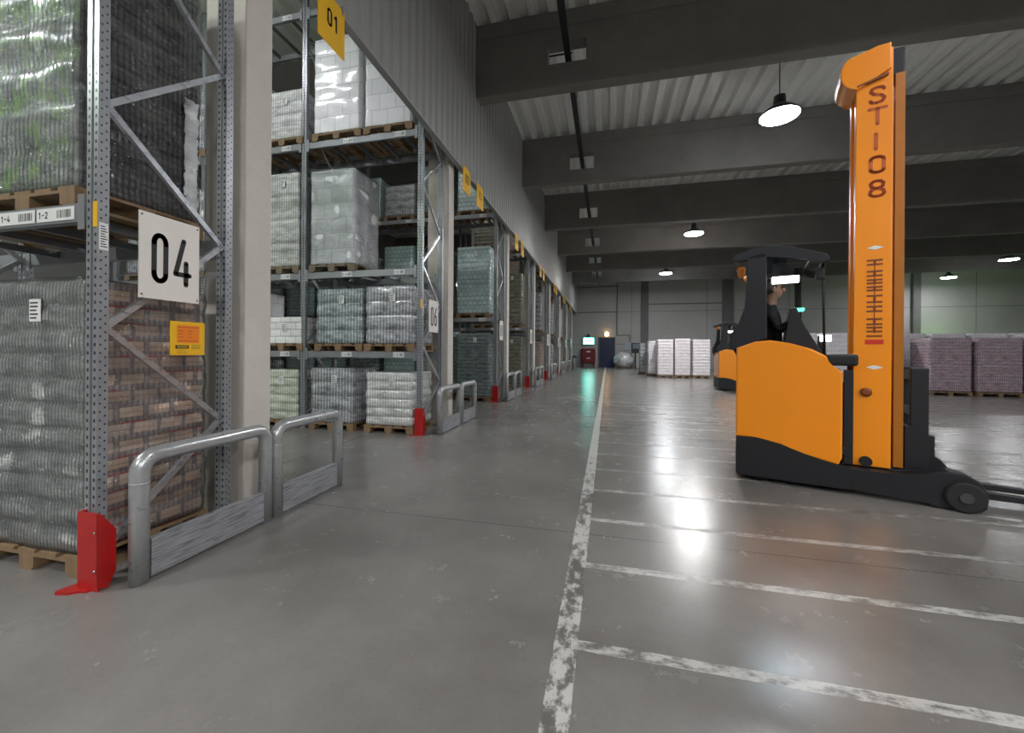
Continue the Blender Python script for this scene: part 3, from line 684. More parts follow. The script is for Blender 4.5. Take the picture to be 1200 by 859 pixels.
# ------------------------------------------------------------------ wrapped pallets
def pallet_mb(w, d, h=.13):
    mb = MB(); n = 5; bw = w/n*.78
    for k in range(n):
        x = (k+.5)*w/n if 0 < k < n-1 else (bw/2 if k == 0 else w-bw/2)
        x0, x1 = x-bw/2, x+bw/2
        mb.box(x0, x1, 0, d, h-.02, h)
    for y0 in (0, d/2-.05, d-.1):
        mb.box(0, w, y0, y0+.1, h-.04, h-.02)
        for x0 in (0, w/2-.065, w-.13): mb.box(x0, x0+.13, y0, y0+.1, .02, h-.04)
    for x0 in (0, w/2-.05, w-.1): mb.box(x0, x0+.1, 0, d, 0, .02)
    return mb
def load_mb(w, d, h, layers, bulge, rib, ribamp, n, m, seed, inset=.0, taper=0, sidemat=False, wob=.006):
    mb = MB(); per = []; r = .035
    def seg(a, b, k):
        for i in range(k): per.append(tuple(a[j]+(b[j]-a[j])*i/k for j in range(4)))
    nw = max(4, int(n*w/(w+d))); nd = max(4, n-nw)
    # x, y, nx, ny
    seg((r, 0, 0, -1), (w-r, 0, 0, -1), nw); seg((w-r, 0, 0, -1), (w, r, 1, 0), 3)
    seg((w, r, 1, 0), (w, d-r, 1, 0), nd); seg((w, d-r, 1, 0), (w-r, d, 0, 1), 3)
    seg((w-r, d, 0, 1), (r, d, 0, 1), max(4, nw//3)); seg((r, d, 0, 1), (0, d-r, -1, 0), 3)
    seg((0, d-r, -1, 0), (0, r, -1, 0), max(4, nd//3)); seg((0, r, -1, 0), (r, 0, 0, -1), 3)
    lh = h/layers; rings = []
    for j in range(m+1):
        z = h*j/m; ph = (z % lh)/lh if j < m else 0
        bl = bulge*(abs(math.sin(PI*ph))**.55)-bulge; ring = []
        for (x, y, nx, ny) in per:
            s = x*abs(ny)+y*abs(nx)
            dd = bl+ribamp*(abs(math.sin(PI*s/rib))-1)+wob*(noise.noise(Vector((x*4+seed, y*4, z*5)))*2)
            dd -= taper*z/h
            L = math.hypot(nx, ny) or 1
            ring.append(mb.bm.verts.new((x+nx/L*dd, y+ny/L*dd, z)))
        rings.append(ring)
    K = len(per)
    for j in range(m):
        for k in range(K):
            f = mb.face([rings[j][k], rings[j][(k+1) % K], rings[j+1][(k+1) % K], rings[j+1][k]], True)
            if sidemat and per[k][2] > .5: f.material_index = 1
    c = Vector((w/2, d/2, 0)); prev = rings[-1]
    for q in (.75, .5, .25):
        ring = [mb.bm.verts.new((c.x+(v.co.x-c.x)*q, c.y+(v.co.y-c.y)*q, h+.012*noise.noise(Vector((v.co.x*9*q, v.co.y*9*q, seed))))) for v in rings[-1]]
        for k in range(K): mb.face([prev[k], prev[(k+1) % K], ring[(k+1) % K], ring[k]], True)
        prev = ring
    mb.face(prev); mb.face(rings[0][::-1])
    return mb
def paper_label(parent, x, z, w=.11, h=.16, y=-.004):
    o = MB().box(x, x+w, y-.003, y, z, z+h).build('paper_label', MAT['paper'], parent)
    mb = MB(); rnd = random.Random(int(x*1000+z*77))
    for k in range(5):
        zz = z+h*(.12+.17*k); L = w*rnd.uniform(.5, .85); mb.box(x+w*.08, x+w*.08+L, y-.0036, y-.003, zz, zz+h*.07)
    mb.build('printed_lines', MAT['ink'], o)
def make_pallet(x0, x1, y0, d, z, top, kind, label, layers=5, q=1, side=None, lab=True, group=None, film=False, bulge=.018, rib=.05, ribamp=.006, wob=.006, taper=0, overhang=0):
    w = x1-x0
    t = thing('wrapped_pallet', label, 'pallet', (x0, y0, z), 0, group)
    pallet_mb(w, d).build('wooden_pallet', MAT['wood'] if random.random() < .7 else MAT['wood2'], t)
    n, m = {3: (150, 130), 2: (80, 60), 1: (44, 36), 0: (18, 20)}[q]
    h = top-z-.13
    mats = [G[kind]]+([G[side]] if side else [])
    if kind.startswith('carton') or kind in ('brown', 'teal'): bulge, ribamp = .006, .002
    o = load_mb(w-.02, d-.02, h, layers, bulge, rib, ribamp, n, m, random.random()*50, sidemat=bool(side), wob=wob, taper=taper).build('load', mats, t, (.01, .01, .131))
    if film:
        load_mb(w, d, h+.01, layers, bulge*.6, rib, 0, 60, 50, 3.3, wob=.012).build('stretch_film', MAT['film'], t, (0, 0, .132))
    if lab: paper_label(t, w*.52, .13+h-.26, .1, .14, .0)
    return t
# nearest rack
make_pallet(-4.05, -3.10, 1.76, .80, 0, 1.83, 'silver', 'clear bottles in silver film on the floor under the 04 rack beam', 11, 3, 'tray_side', film=True, bulge=.026, rib=.03, ribamp=.004)
make_pallet(-5.1, -4.15, 1.76, .80, 0, 1.75, 'silver', 'film wrapped bottle pallet left of the floor pallet in the nearest rack', 11, 1, None)
make_pallet(-4.10, -3.17, 1.76, .80, 2.27, 4.3, 'green_silver', 'film wrapped pallet glinting green on the upper shelf at the left edge', 7, 3, 'dark_side', lab=False, film=True, bulge=.024, rib=.04, ribamp=.005)
make_pallet(-5.1, -4.2, 1.76, .80, 2.27, 4.1, 'silver', 'film wrapped pallet on the upper shelf, left of the green glinting one', 7, 1, None, lab=False)
# crumpled film hanging at the back edge of the upper pallet
mb = MB(); P = []
for j in range(40):
    z = 2.48+.85*j/39; P.append([mb.bm.verts.new((-3.155+.022*noise.noise(Vector((j*.9, k*.8, 2)))+.012*noise.noise(Vector((j*2.3, k*1.9, 5))), 2.40+.1*k/7+.012*noise.noise(Vector((j*.4, k, 9))), z)) for k in range(8)])
Q = [[mb.bm.verts.new((v.co.x-.004, v.co.y, v.co.z)) for v in r] for r in P]
for j in range(39):
    for k in range(7):
        mb.face([P[j][k], P[j][k+1], P[j+1][k+1], P[j+1][k]], True); mb.face([Q[j][k], Q[j+1][k], Q[j+1][k+1], Q[j][k+1]], True)
up = [o for o in bpy.data.objects if o.get('label', '').startswith('film wrapped pallet glinting')][0]
fl = mb.build('film_tail', MAT['whitebag'], up); fl.location = (-up.location.x, -up.location.y, -up.location.z)
# rack 06
Y2 = 6.12
T2 = [(-6.25, -5.42, 0, 1.04, 'green_pack', 6, 'pale green bottle packs on the floor, seen just right of the near column'),
      (-5.18, -4.28, 0, 1.09, 'grey_pack', 4, 'grey bottle packs on the floor in the middle of the 06 rack'),
      (-4.07, -3.15, 0, 1.03, 'white_pack', 6, 'white layered packs on the floor beside the red guard of the 06 rack'),
      (-6.25, -5.32, 1.39, 2.0, 'carton_small', 4, 'low white wrapped pallet on the first shelf right of the near column'),
      (-5.07, -4.12, 1.39, 2.48, 'blue_pack', 4, 'blue grey bottle packs on the first shelf, left of the pair'),
      (-4.08, -3.14, 1.39, 2.50, 'grey_pack', 4, 'grey bottle packs on the first shelf, right one beside the 06 sign'),
      (-6.25, -5.42, 2.79, 4.62, 'white_pack', 8, 'tall white pack pallet on the second shelf right of the near column'),
      (-5.2, -4.28, 2.79, 4.58, 'carton', 6, 'tall white carton pallet under creased clear film on the second shelf'),
      (-6.25, -5.35, 5.12, 6.12, 'white_pack', 4, 'short white pack pallet on the third shelf right of the near column'),
      (-5.15, -4.17, 5.12, 6.92, 'carton', 6, 'tall white carton pallet on the third shelf under the 01 sign'),
      (-4.12, -3.2, 5.12, 6.7, 'carton', 5, 'white carton pallet on the third shelf cut by the cladding edge')]
for (x0, x1, z, top, kind, lay, lab) in T2:
    make_pallet(x0, x1, Y2, .8, z, top, kind, lab, lay, 2, None, film=(z == 2.79 and kind == 'carton'), bulge=.022 if lay in (6, 8) else .015, taper=.0)
for k, x0 in enumerate((-7.35, -8.5, -9.6)):
    for si, (z, top) in enumerate(((0, 1.2), (1.39, 2.5), (2.79, 4.5), (5.12, 6.5))):
        make_pallet(x0, x0+.95, Y2, .8, z, top, ('grey_pack', 'carton', 'green_pack', 'white_pack')[(k+si) % 4], 'wrapped pallet hidden by the near column, 06 rack %s, %s pallet from the right' % ( ('floor', 'first shelf', 'second shelf', 'third shelf')[si], ('fourth', 'fifth', 'sixth')[k]), 5, 0)
# third rack
def pal(kind):
    return {'teal': 'teal glassware', 'teal_dark': 'dark teal bottle', 'olive': 'olive bottle', 'brown': 'brown carton', 'grey_pack': 'grey pack', 'silver': 'silver film wrapped', 'white_pack': 'white pack', 'carton': 'white carton', 'blue_pack': 'blue grey pack', 'purple': 'purple red pack'}[kind]
NTH = ['at its aisle end', 'second from the aisle', 'third from the aisle', 'fourth from the aisle', 'fifth from the aisle', 'sixth from the aisle', 'seventh from the aisle', 'eighth from the aisle']
LVL = ['on the floor', 'on the first shelf', 'on the second shelf']
K3 = [['teal_dark', 'teal', 'teal', 'teal_dark', 'teal', 'teal', 'teal_dark'], ['teal', 'teal_dark', 'teal', 'teal_dark', 'teal', 'teal', 'grey_pack'], ['teal', 'teal_dark', 'grey_pack', 'teal', 'teal', 'teal_dark', 'teal']]
TP3 = [[1.92, 2.0, 1.85, 1.9, 2.05, 1.8, 1.95], [4.36, 4.3, 4.5, 4.2, 4.45, 4.3, 4.4], [6.55, 6.8, 6.3, 6.6, 6.7, 6.5, 6.6]]
for l, z in enumerate((0, 2.35, 5.27)):
    for k in range(7):
        x1 = -3.22-1.13*k-(.06*(k//2)); x0 = x1-1.0
        make_pallet(x0, x1, ROWS[2]+.02, .8, z, TP3[l][k], K3[l][k], '%s pallet %s of the third rack, %s' % (pal(K3[l][k]), LVL[l], NTH[k]), 12 if l else 16, 2 if k == 0 else 0, None, bulge=.012, lab=(k == 0))
KS = {3: [['olive', 'grey_pack'], ['olive', 'silver'], ['brown', 'olive']], 4: [['brown', 'grey_pack'], ['grey_pack', 'olive'], ['teal_dark', 'brown']],
      5: [['grey_pack', 'silver'], ['blue_pack', 'brown'], ['grey_pack', 'olive']], 6: [['silver', 'brown'], ['white_pack', 'olive'], ['brown', 'teal']], 7: [['white_pack', 'olive'], ['grey_pack', 'carton'], ['olive', 'brown']]}
for i in range(3, 8):
    for l, z in enumerate((0, 2.35, 5.27)):
        for k in range(2):
            x1 = -3.25-1.13*k; kind = KS[i][l][k]
            make_pallet(x1-1.0, x1, ROWS[i]+.02, .8, z, z+(2.0, 2.15, 1.6)[l]-.08*((i+k) % 3), kind, '%s pallet %s of the %s rack, %s' % (pal(kind), LVL[l], ORD[i], NTH[k].replace('from the aisle', 'from aisle')), 10, 1 if i == 3 else 0, None, lab=(k == 0 and i < 5))
# stacks on the right and the bright ones in the middle
PR = [(10.84, 12.06, 16.85, 1.98, 'purple red wrapped stack on the floor directly right of the mast'),
      (12.2, 13.44, 16.85, 1.98, 'purple red wrapped stack on the floor, second right of the mast'),
      (13.56, 14.78, 16.85, 1.98, 'purple red wrapped stack at the right picture edge')]
for (x0, x1, y, top, lab) in PR: make_pallet(x0, x1, y, 1.0, 0, top, 'purple', lab, 14, 1, None, lab=False, bulge=.03)
WR = [(9.4, 10.6, 17.6, 2.05, 'pale wrapped stack visible just right of the mast'), (8.05, 9.25, 17.8, 2.2, 'pale wrapped stack seen between the cab and the mast'),
      (6.7, 7.9, 17.8, 2.2, 'pale wrapped stack hidden mostly behind the truck body')]
for (x0, x1, y, top, lab) in WR: make_pallet(x0, x1, y, 1.0, 0, top, 'bright', lab, 12, 1, None, lab=False, bulge=.025)
for k in range(5): make_pallet(11.2+1.3*k, 12.4+1.3*k, 19.4, 1.0, 0, 2.25, 'bright', 'pale wrapped stack behind the purple row, %s from the left' % ('first', 'second', 'third', 'fourth', 'fifth')[k], 12, 0, None, lab=False)
BW = [(2.74, 3.62, 24.0, 2.15, 'bright white wrapped stack, left half of the lit group'), (3.66, 4.5, 24.0, 2.2, 'bright white wrapped stack in the middle of the lit group'),
      (4.62, 5.55, 24.1, 2.15, 'bright white wrapped stack next to the distant truck'), (2.35, 2.8, 25.2, 2.1, 'narrow white wrapped stack behind the left of the lit group'),
      (2.0, 2.4, 27.0, 2.0, 'thin grey wrapped stack leftmost of the lit group')]
for (x0, x1, y, top, lab) in BW:
    make_pallet(x0, x1, y, .9, 0, top, 'bright' if x0 > 2.1 else 'grey_pack', lab, 12, 1, None, lab=False, bulge=.025)

# ------------------------------------------------------------------ things at the back wall
t = thing('fire_cabinet', 'dark red cabinet on legs below the glowing green sign', 'cabinet', (-2.35, YN-.55, 0))
MB().box(0, 1.25, 0, .45, .45, 1.75, .02).build('body', MAT['dark_red'], t)
for x, y in ((.05, .05), (1.1, .05), (.05, .32), (1.1, .32)): MB().box(x, x+.1, y, y+.08, 0, .45).build('leg', MAT['dark_red'], t)
MB().box(.08, .6, -.02, 0, .52, 1.68).build('door', MAT['dark_red'], t); MB().box(.65, 1.17, -.02, 0, .52, 1.68).build('door', MAT['dark_red'], t)
MB().box(.45, .8, -.03, -.021, 1.4, 1.52).box(.45, .8, -.03, -.021, .8, .9).build('plate', MAT['paper'], t)
t = thing('exit_sign', 'glowing turquoise exit sign above the red cabinet', 'sign', (-1.73, YN-.3, 2.15))
MB().box(-.5, .5, 0, .12, -.02, .62, .02).build('housing', MAT['pilaster'], t)
MB().box(-.47, .47, -.012, 0, .01, .59).build('face', MAT['exit'], t)
mb = MB().box(-.1, .36, -.016, -.012, .1, .5); mb.build('door_pictogram', MAT['exit_white'], t)
MB().box(-.06, .06, .0, .3, .5, .95).build('bracket', MAT['cable'], t)
t = thing('wall_lamp', 'small warm orange lamp above the blue door', 'wall lamp', (-.08, YN-.2, 3.0))
MB().box(-.22, .22, 0, .2, .0, .2, .02).build('housing', MAT['pilaster'], t)
MB().lathe([(.2, 0), (.17, -.08), (.08, -.12)], 16, (0, 0, .1), 'y').build('lens', MAT['warm'], t)
t = thing('control_cabinet', 'pair of grey control boxes on a post by the blue door', 'control box', (2.0, YN-2.1, 0))
MB().box(-.6, -.02, 0, .3, 1.6, 2.25, .02).build('box', MAT['bluegrey'], t); MB().box(.05, .75, -.05, .3, 1.35, 2.25, .02).build('box', MAT['charcoal'], t)
MB().box(.3, .42, .05, .2, 0, 1.4).build('post', MAT['charcoal'], t); MB().box(0, .7, -.1, .3, 0, .04).build('base_plate', MAT['charcoal'], t)
MB().box(.12, .68, -.06, -.05, 1.75, 2.15).build('screen', MAT['glass_dark'], t)
t = thing('film_bundle', 'rounded white bundle wrapped in film on the floor right of the blue door', 'bundle', (1.35, YN-2.0, 0))
bm_ = MB(); rings = []
for j in range(17):
    a = PI*j/16; ring = []
    for k in range(32):
        b = 2*PI*k/32; v = Vector((math.sin(a)*math.cos(b), math.sin(a)*math.sin(b), -math.cos(a)))
        s = 1+.16*noise.noise(v*2.3)+.05*noise.noise(v*7)
        ring.append(bm_.bm.verts.new((v.x*.82*s, v.y*.6*s, .72+max(-.58, v.z*.68*s))))
    rings.append(ring)
for j in range(16):
    for k in range(32): bm_.face([rings[j][k], rings[j][(k+1) % 32], rings[j+1][(k+1) % 32], rings[j+1][k]], True)
bm_.build('film_bag', MAT['whitebag'], t); pallet_mb(1.5, 1.0).build('wooden_pallet', MAT['wood2'], t, (-.75, -.5, 0))
t = thing('added_green_lamp', 'added green lamp hidden behind the purple stacks, tinting the back wall', 'wall lamp', (24.6, YN-.6, 1.3))  # lamp added out of sight for the green glow on the wall
MB().box(-.5, .5, .1, .5, -.1, .1, .02).build('housing', MAT['pilaster'], t); MB().box(-.45, .45, 0, .1, -.08, .08).build('lens', MAT['green_fill_lamp'], t)
t = thing('added_green_light', 'unseen green light panel added over the aisle left of the nearest rack', 'sign', (-6.4, -.1, 4.9))  # added unseen light, gives green reflections in the film of the nearest goods
MB().box(-.5, .5, -.04, .04, 0, .35, .01).build('housing', MAT['pilaster'], t)
MB().box(-.46, .46, .04, .05, .03, .32).build('face', MAT['green_fill'], t)
for x in (-.4, .4): MB().tube([(x, 0, .35), (x, 0, ZT-4.9)], .008, 6).build('rod', MAT['cable'], t)
t = thing('waste_bin', 'small grey bin at the back wall end of the rack line', 'bin', (-3.0, YN-1.2, 0))
MB().lathe([(.22, 0), (.3, .9), (.32, .92), (.32, .96)], 20).build('body', MAT['bluegrey'], t); MB().lathe([(.33, .96), (.33, 1.0), (.2, 1.08)], 20).build('lid', MAT['charcoal'], t)

# ------------------------------------------------------------------ reach truck
TW = 1.05
def make_truck(label, loc, rz):
    t = thing('reach_truck', label, 'forklift', loc, rz)
    # local frame: x along the travel direction towards the forks, y across (0 = near side), z up
    top = [(0, .48), (.2, .485), (.42, .46), (.52, .40), (.62, .35), (.89, .29), (.96, .27)]
    ch = MB().prism([(0, .07), (.03, .05), (.95, .05), (1.0, .07), (1.0, .27)]+top[::-1][0:], 0, TW, 'y', .015)
    ch.build('chassis', MAT['black'], t)
    legp = [(.94, .06), (1.55, .05), (1.56, .02), (1.6, .015), (1.88, .015), (1.92, .05), (1.93, .19), (1.87, .285), (1.79, .335), (1.68, .345), (1.55, .31), (1.40, .26), (.94, .27)]
    for y0 in (0, TW-.2):
        lg = MB().prism([p for p in legp], y0+.01, y0+.19, 'y', .012).build('support_arm', MAT['charcoal'], t)
        MB().lathe([(.12, 0), (.135, .01), (.135, .1), (.12, .11)], 24, (1.78, y0-.03 if y0 == 0 else y0+.12, .135), 'y').build('load_wheel', MAT['rubber'], t)
        MB().lathe([(.05, 0), (.045, -.012 if y0 == 0 else .012)], 16, (1.78, y0-.03 if y0 == 0 else y0+.23, .135), 'y').build('wheel_hub', MAT['hub'], t)
    MB().lathe([(.13, 0), (.15, .012), (.15, .12), (.13, .13)], 24, (.22, .06, .15), 'y').build('drive_wheel', MAT['rubber'], t)
    # orange bodywork: near side panel, back panel, far half-height panel
    side = [(0, .48), (.2, .485), (.42, .46), (.52, .40), (.62, .35), (.9, .29), (.93, .36), (.93, 1.22), (.83, 1.27), (.80, 1.38), (.68, 1.45), (.5, 1.51), (.32, 1.545), (.15, 1.53), (0, 1.46)]
    MB().prism(side, 0, .14, 'y', .02).build('side_panel', MAT['orange'], t)
    MB().box(0, .14, .14, TW, .48, 1.42, .02).build('rear_panel', MAT['orange'], t)
    MB().prism([(.14, .48), (.9, .3), (.93, .36), (.93, 1.0), (.7, 1.0), (.6, .75), (.3, .75), (.14, 1.2)], TW-.12, TW, 'y', .015).build('side_panel', MAT['orange'], t)
    MB().box(.72, .93, .14, TW-.12, .27, 1.25, .01).build('battery_box', MAT['orange'], t)
    MB().box(.80, 1.06, .05, TW-.1, 1.28, 1.40, .03).build('console_cover', MAT['black'], t)
    MB().box(.95, 1.02, .06, .12, .30, 1.24).build('gap_strip', MAT['black'], t)  # black strip in the gap between side panel and mast
    # cab
    MB().prism([(-.07, 1.44), (-.06, 1.62), (.03, 1.72), (.09, 1.9), (.10, 2.48), (.28, 2.5), (.29, 1.56), (.2, 1.54), (0, 1.46)], .0, .12, 'y', .015).build('rear_pillar', MAT['black'], t)
    MB().prism([(-.07, 1.44), (-.06, 1.62), (.03, 1.72), (.09, 1.9), (.10, 2.48), (.2, 2.5), (.2, 1.3), (0, 1.3)], TW-.12, TW, 'y', .015).build('rear_pillar', MAT['black'], t)
    g = MB(); g.prism([(-.05, 2.45), (-.02, 2.50), (.25, 2.57), (.45, 2.55), (.80, 2.42), (.83, 2.36), (.78, 2.33), (.5, 2.43), (.25, 2.46), (0, 2.42)], 0, .08, 'y', .01)
    g.prism([(-.05, 2.45), (-.02, 2.50), (.25, 2.57), (.45, 2.55), (.80, 2.42), (.83, 2.36), (.78, 2.33), (.5, 2.43), (.25, 2.46), (0, 2.42)], TW-.08, TW, 'y', .01)
    for x, zc in ((-.03, 2.44), (.16, 2.49), (.68, 2.41), (.78, 2.345)):
        g.box(x, x+.04, .08, TW-.08, zc, zc+.04)
    og = g.build('overhead_guard', MAT['black'], t)
    MB().prism([(.1, 2.49), (.3, 2.545), (.5, 2.52), (.5, 2.53), (.3, 2.56), (.1, 2.505)], .09, TW-.09, 'y').build('roof_pane', MAT['glass_roof'], og)
    MB().tube([(.62, TW-.1, 2.46), (.64, TW-.1, 1.2)], .035, 10).build('front_pillar', MAT['black'], t)
    MB().tube([(.78, .16, 2.38), (.80, .16, 1.38)], .012, 8).build('grab_bar', MAT['black'], t)
    MB().box(.72, .80, .12, .2, 2.18, 2.3, .02).build('mirror', MAT['black'], t)
    # dashboard, wheel, seat, lights
    MB().prism([(.42, 1.3), (.72, 1.3), (.78, 1.42), (.62, 1.72), (.56, 1.9), (.50, 1.9), (.48, 1.7)], .16, TW-.2, 'y', .015).build('dashboard', MAT['black'], t)
    s = MB().box(.52, .64, .3, .48, 1.88, 1.905).build('display', MAT['greenlight'], t)
    sw = MB(); sw.tube([(.46+.12*math.cos(a*PI/10)*.8, .42+.12*math.sin(a*PI/10), 1.74+.05*math.cos(a*PI/10)) for a in range(21)], .013, 8).build('steering_wheel', MAT['black'], t)
    seat = MB().box(.17, .5, .3, .8, 1.12, 1.24, .04).build('seat', MAT['black'], t)
    MB().box(.15, .24, .3, .8, 1.24, 1.85, .04).build('backrest', MAT['black'], t)
    MB().box(.2, .5, .45, .65, .5, 1.12).build('seat_base', MAT['charcoal'], t)
    MB().box(.33, .58, .14, .19, 2.17, 2.245, .01).build('work_light', MAT['worklight'], t)
    MB().box(.34, .4, .15, .19, 2.24, 2.47).build('light_bracket', MAT['black'], t)
    MB().box(.80, .9, .5, .54, 1.54, 1.61, .005).build('front_lamp', MAT['worklight'], t)
    MB().box(.78, .84, .52, .56, 1.38, 1.6).build('lamp_stalk', MAT['black'], t)
    b = MB().lathe([(.04, 0), (.045, -.03), (.042, -.1), (.02, -.125)], 18, (.035, .35, 2.42)).build('beacon', MAT['amber'], t)
    # mast
    ms = MB()
    YN0, YN1 = .15, .48
    for y0 in (YN0, YN1-.09):
        MB().prism([(1.04, 1.1), (1.04, 4.35), (1.32, 4.42), (1.32, .28), (.96, .28), (.96, 1.1)], y0, y0+.09, 'y', .008).build('mast_upright', MAT['orange'], t)
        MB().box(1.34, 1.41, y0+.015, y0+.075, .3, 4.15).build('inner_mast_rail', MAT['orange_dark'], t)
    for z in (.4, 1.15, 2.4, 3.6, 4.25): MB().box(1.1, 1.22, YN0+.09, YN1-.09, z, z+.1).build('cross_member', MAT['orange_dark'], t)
    for y0 in (.27, .36): MB().tube([(1.2, y0, .3), (1.2, y0, 2.2)], .035, 12).build('lift_cylinder', MAT['chrome'], t)
    chd = []
    for k in range(9): a = PI/2+PI*k/8; chd.append((1.0+.09*math.cos(a), 4.25+.15*math.sin(a)))
    MB().prism([(1.3, 4.45), (1.2, 4.45)]+[(1.0, 4.40)]+chd[1:-1]+[(1.0, 4.10), (1.04, 4.06), (1.3, 4.2)], YN0-.03, YN1+.03, 'y', .012).build('crosshead', MAT['orange'], t)
    MB().box(1.31, 1.42, .2, .42, 4.15, 4.42, .02).build('hose_pulley', MAT['black'], t)
    MB().prism([(1.04, 4.10), (1.28, 4.16), (1.28, 4.14), (1.04, 4.08)], YN0-.034, YN0-.004, 'y').build('crosshead_slot', MAT['darkprint'], t)
    # lettering on the near upright, stacked
    y = YN0-.002
    zz = [4.06, 3.85, 3.60, 3.37, 3.13]
    for ch_, z in zip('STI08', zz):
        lt = MB(); strokes(lt, ch_, .13 if ch_ != 'I' else .11, .17, .03, lambda u, v, q: (1.135+u*1.05, y-q*.3, z-.17+v), None, .002)
        lt.build('mast_letter', MAT['faintprint'], t)
    # long rotated word: letter bars seen edge on
    rows = [40, 72, 125, 158, 190, 215, 245, 270, 312, 360, 395, 430, 490, 530, 555, 585, 620]
    lw = MB()
    for k, r in enumerate(rows):
        z = 2.335-(r-40)*.00130; lw.box(1.13, 1.25, y-.0012, y-.0004, z-.009, z+.009)
        if k % 2 == 0 and k < len(rows)-1: 
            z2 = 2.335-(rows[k+1]-40)*.0013; lw.box(1.18, 1.2, y-.0012, y-.0004, z2, z)
    lw.box(1.186, 1.194, y-.0011, y-.0004, z2-.02, 2.34)
    lw.build('word_lettering', MAT['darkprint'], t)
    MB().box(1.12, 1.26, y-.0012, y-.0004, 1.50, 1.545).build('red_logo', MAT['redprint'], t)
    for z in (2.46, 1.27): MB().prism([(1.13, z), (1.19, z+.022), (1.26, z), (1.19, z-.022)], y-.0012, y-.0004, 'y').build('white_mark', MAT['paper'], t)
    MB().lathe([(.045, 0), (.045, -.02), (.02, -.025)], 16, (1.13, YN0, 1.02), 'y').build('pivot_cap', MAT['darkprint'], t)
    MB().lathe([(.05, 0), (.05, -.03)], 16, (1.13, YN0, .33), 'y').build('mast_roller', MAT['black'], t)
    MB().box(.9, .98, .02, .12, .40, .47).build('latch', MAT['black'], t)
    # carriage and forks
    c = MB(); c.box(1.47, 1.60, .2, .26, .3, 1.27, .01); c.box(1.47, 1.60, .62, .68, .3, 1.27, .01)
    for z in (.35, .8, 1.15): c.box(1.49, 1.58, .26, .62, z, z+.09)
    c.box(1.43, 1.48, .2, .68, .3, .7)
    c.build('fork_carriage', MAT['charcoal'], t)
    for y0 in (.24, .60):
        MB().prism([(1.60, .1), (1.60, .62), (1.65, .62), (1.65, .155), (2.4, .125), (2.75, .10), (2.75, .085), (1.62, .085)], y0, y0+.1, 'y', .004).build('fork', MAT['charcoal'], t)
    return t
TH = R(-18)
T1 = make_truck('orange and black reach truck in the foreground with tall lettered mast', (1.40, 4.94, 0), TH)
T2_ = dup(T1, (4.06, 16.4, 0), R(-4), 'smaller orange reach truck in the distance behind the first one')

# ------------------------------------------------------------------ driver
p = thing('person', 'driver in dark clothes with short dark hair, seated in the near truck cab', 'person', (1.40, 4.94, 0), TH)
def skin_body(name, verts, edges, rad, mat, parent, root=0):
    me = bpy.data.meshes.new(name); me.from_pydata(verts, edges, []); o = bpy.data.objects.new(name, me); COL.objects.link(o)
    md = o.modifiers.new('skin', 'SKIN'); md.use_smooth_shade = True
    sk = me.skin_vertices[0] if me.skin_vertices else None
    if sk is None: me.attributes.new
    for i, r in enumerate(rad):
        me.skin_vertices[0].data[i].radius = (r, r) if not isinstance(r, tuple) else r
    me.skin_vertices[0].data[root].use_root = True
    o.modifiers.new('sub', 'SUBSURF').levels = 2; o.modifiers['sub'].render_levels = 2
    dg = bpy.context.evaluated_depsgraph_get(); dg.update()
    me2 = bpy.data.meshes.new_from_object(o.evaluated_get(dg)); bpy.data.objects.remove(o)
    me2.materials.clear(); me2.materials.append(mat)
    for f in me2.polygons: f.use_smooth = True
    o2 = bpy.data.objects.new(name, me2); COL.objects.link(o2); o2.parent = parent
    return o2
def ensure_skin():
    pass
BV = [(.34,.54,1.33),(.33,.54,1.5),(.33,.54,1.70),(.33,.54,1.88),(.34,.54,1.97),(.35,.54,2.06),(.37,.54,2.14),(.37,.54,2.22),
      (.34,.38,1.86),(.42,.34,1.66),(.52,.38,1.78),            # near arm
      (.34,.70,1.86),(.42,.74,1.66),(.54,.68,1.76),            # far arm
      (.38,.46,1.32),(.58,.45,1.24),(.60,.44,.92),(.62,.44,.60),(.69,.44,.55),
      (.38,.62,1.32),(.58,.63,1.24),(.60,.64,.92),(.62,.64,.60),(.69,.64,.55)]
BE = [(0,1),(1,2),(2,3),(3,4),(4,5),(5,6),(6,7),(3,8),(8,9),(9,10),(3,11),(11,12),(12,13),(0,14),(14,15),(15,16),(16,17),(17,18),(0,19),(19,20),(20,21),(21,22),(22,23)]
BR = [.13,.12,.14,.12,.055,.05,.085,.075, .065,.05,.035, .065,.05,.035, .085,.075,.055,.045,.035, .085,.075,.055,.045,.035]
body = skin_body('body', BV, BE, BR, MAT['cloth'], p)
# skin coloured head above the collar
me = body.data; me.materials.append(MAT['skin'])
for f in me.polygons:
    if f.center.z > 1.975: f.material_index = 1
def blob(name, c, r, mat, seed=0, sq=None):
    mb = MB(); rings = []
    for j in range(13):
        a = PI*j/12; ring = []
        for k in range(20):
            b = 2*PI*k/20; v = Vector((math.sin(a)*math.cos(b), math.sin(a)*math.sin(b), -math.cos(a)))
            q = Vector((v.x*r[0], v.y*r[1], v.z*r[2]))
            if sq: q = sq(q)
            ring.append(mb.bm.verts.new((c[0]+q.x, c[1]+q.y, c[2]+q.z)))
        rings.append(ring)
    for j in range(12):
        for k in range(20): mb.face([rings[j][k], rings[j][(k+1) % 20], rings[j+1][(k+1) % 20], rings[j+1][k]], True)
    return mb.build(name, mat, p)
def hairsq(q): 
    if q.x > .055 and q.z < .05: q.x = .055
    if q.z < -.06: q.x = min(q.x, -.005)
    return q
blob('hair', (.338, .54, 2.185), (.112, .088, .112), MAT['hair'], 0, hairsq)
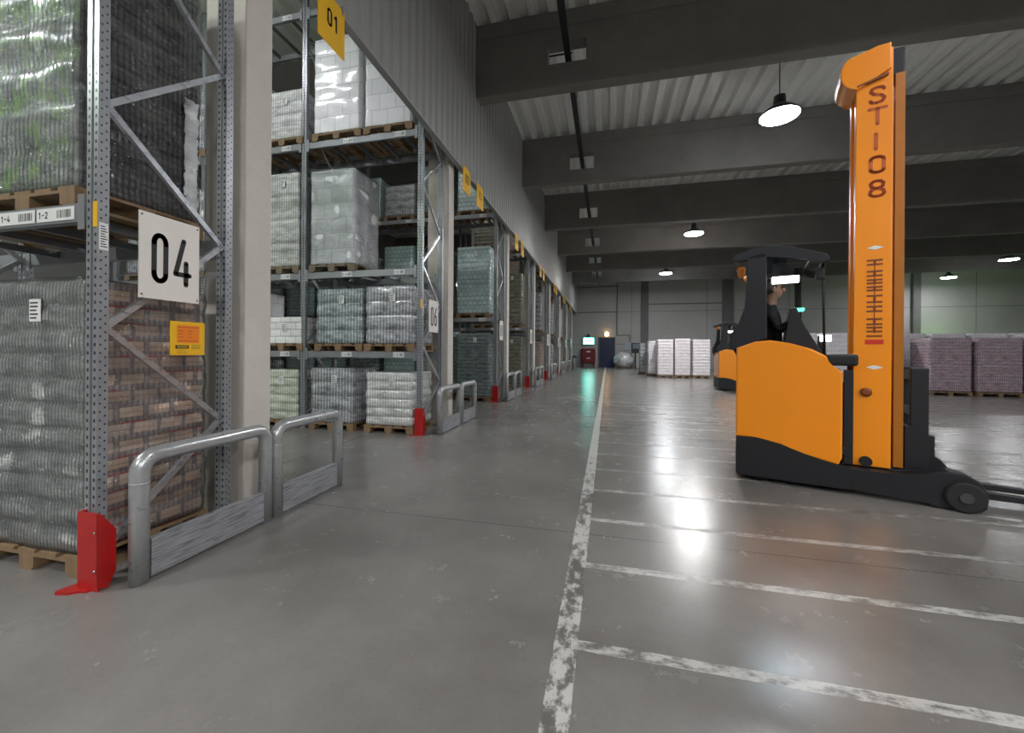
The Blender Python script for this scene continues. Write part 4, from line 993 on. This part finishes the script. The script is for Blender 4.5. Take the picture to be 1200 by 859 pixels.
blob('nose', (.458, .54, 2.145), (.022, .014, .025), MAT['skin'])
blob('ear', (.365, .445, 2.15), (.02, .01, .03), MAT['skin']); blob('ear', (.365, .635, 2.15), (.02, .01, .03), MAT['skin'])
blob('eye', (.445, .51, 2.175), (.01, .012, .008), MAT['ink']); blob('eye', (.445, .57, 2.175), (.01, .012, .008), MAT['ink'])
mb = MB().box(.447, .455, .515, .565, 2.098, 2.104); mb.build('mouth', MAT['redprint'], p)
# head modelled into the same body mesh
hb = bmesh.new(); hb.from_mesh(me); rings = []
for j in range(15):
    a = PI*j/14; ring = []
    for k in range(24):
        b = 2*PI*k/24; v = Vector((math.sin(a)*math.cos(b), math.sin(a)*math.sin(b), -math.cos(a)))
        q = Vector((v.x*.098, v.y*.077, v.z*.122))
        if v.z < -.1: q.x += .018*(-v.z); q.y *= 1-.22*(-v.z)           # jaw narrows forward
        if v.x > .6 and abs(v.z-.12) < .18: q.x -= .010                # eye sockets
        ring.append(hb.verts.new((.352+q.x, .54+q.y, 2.155+q.z)))
    rings.append(ring)
for j in range(14):
    for k in range(24):
        f = hb.faces.new((rings[j][k], rings[j][(k+1) % 24], rings[j+1][(k+1) % 24], rings[j+1][k])); f.material_index = 1; f.smooth = True
bmesh.ops.remove_doubles(hb, verts=hb.verts, dist=.0003)
hb.to_mesh(me); hb.free()
def hand(cx, cy, cz, side):
    mb = MB(); mb.box(cx-.03, cx+.04, cy-.035, cy+.035, cz-.012, cz+.014, .01)
    for k in range(4):
        y = cy-.028+k*.0185; L = (.05, .06, .056, .042)[k]
        mb.tube([(cx+.035, y, cz), (cx+.035+L*.5, y, cz+.006), (cx+.035+L*.8, y, cz-.014), (cx+.035+L*.7, y, cz-.03)], [.0085, .008, .0075, .006], 8)
    mb.tube([(cx-.01, cy-.03*side, cz), (cx+.02, cy-.055*side, cz-.006), (cx+.045, cy-.055*side, cz-.022)], [.01, .009, .007], 8)
    return mb.build('hand', MAT['skin'], p)
hand(.535, .385, 1.79, -1); hand(.56, .68, 1.77, 1)
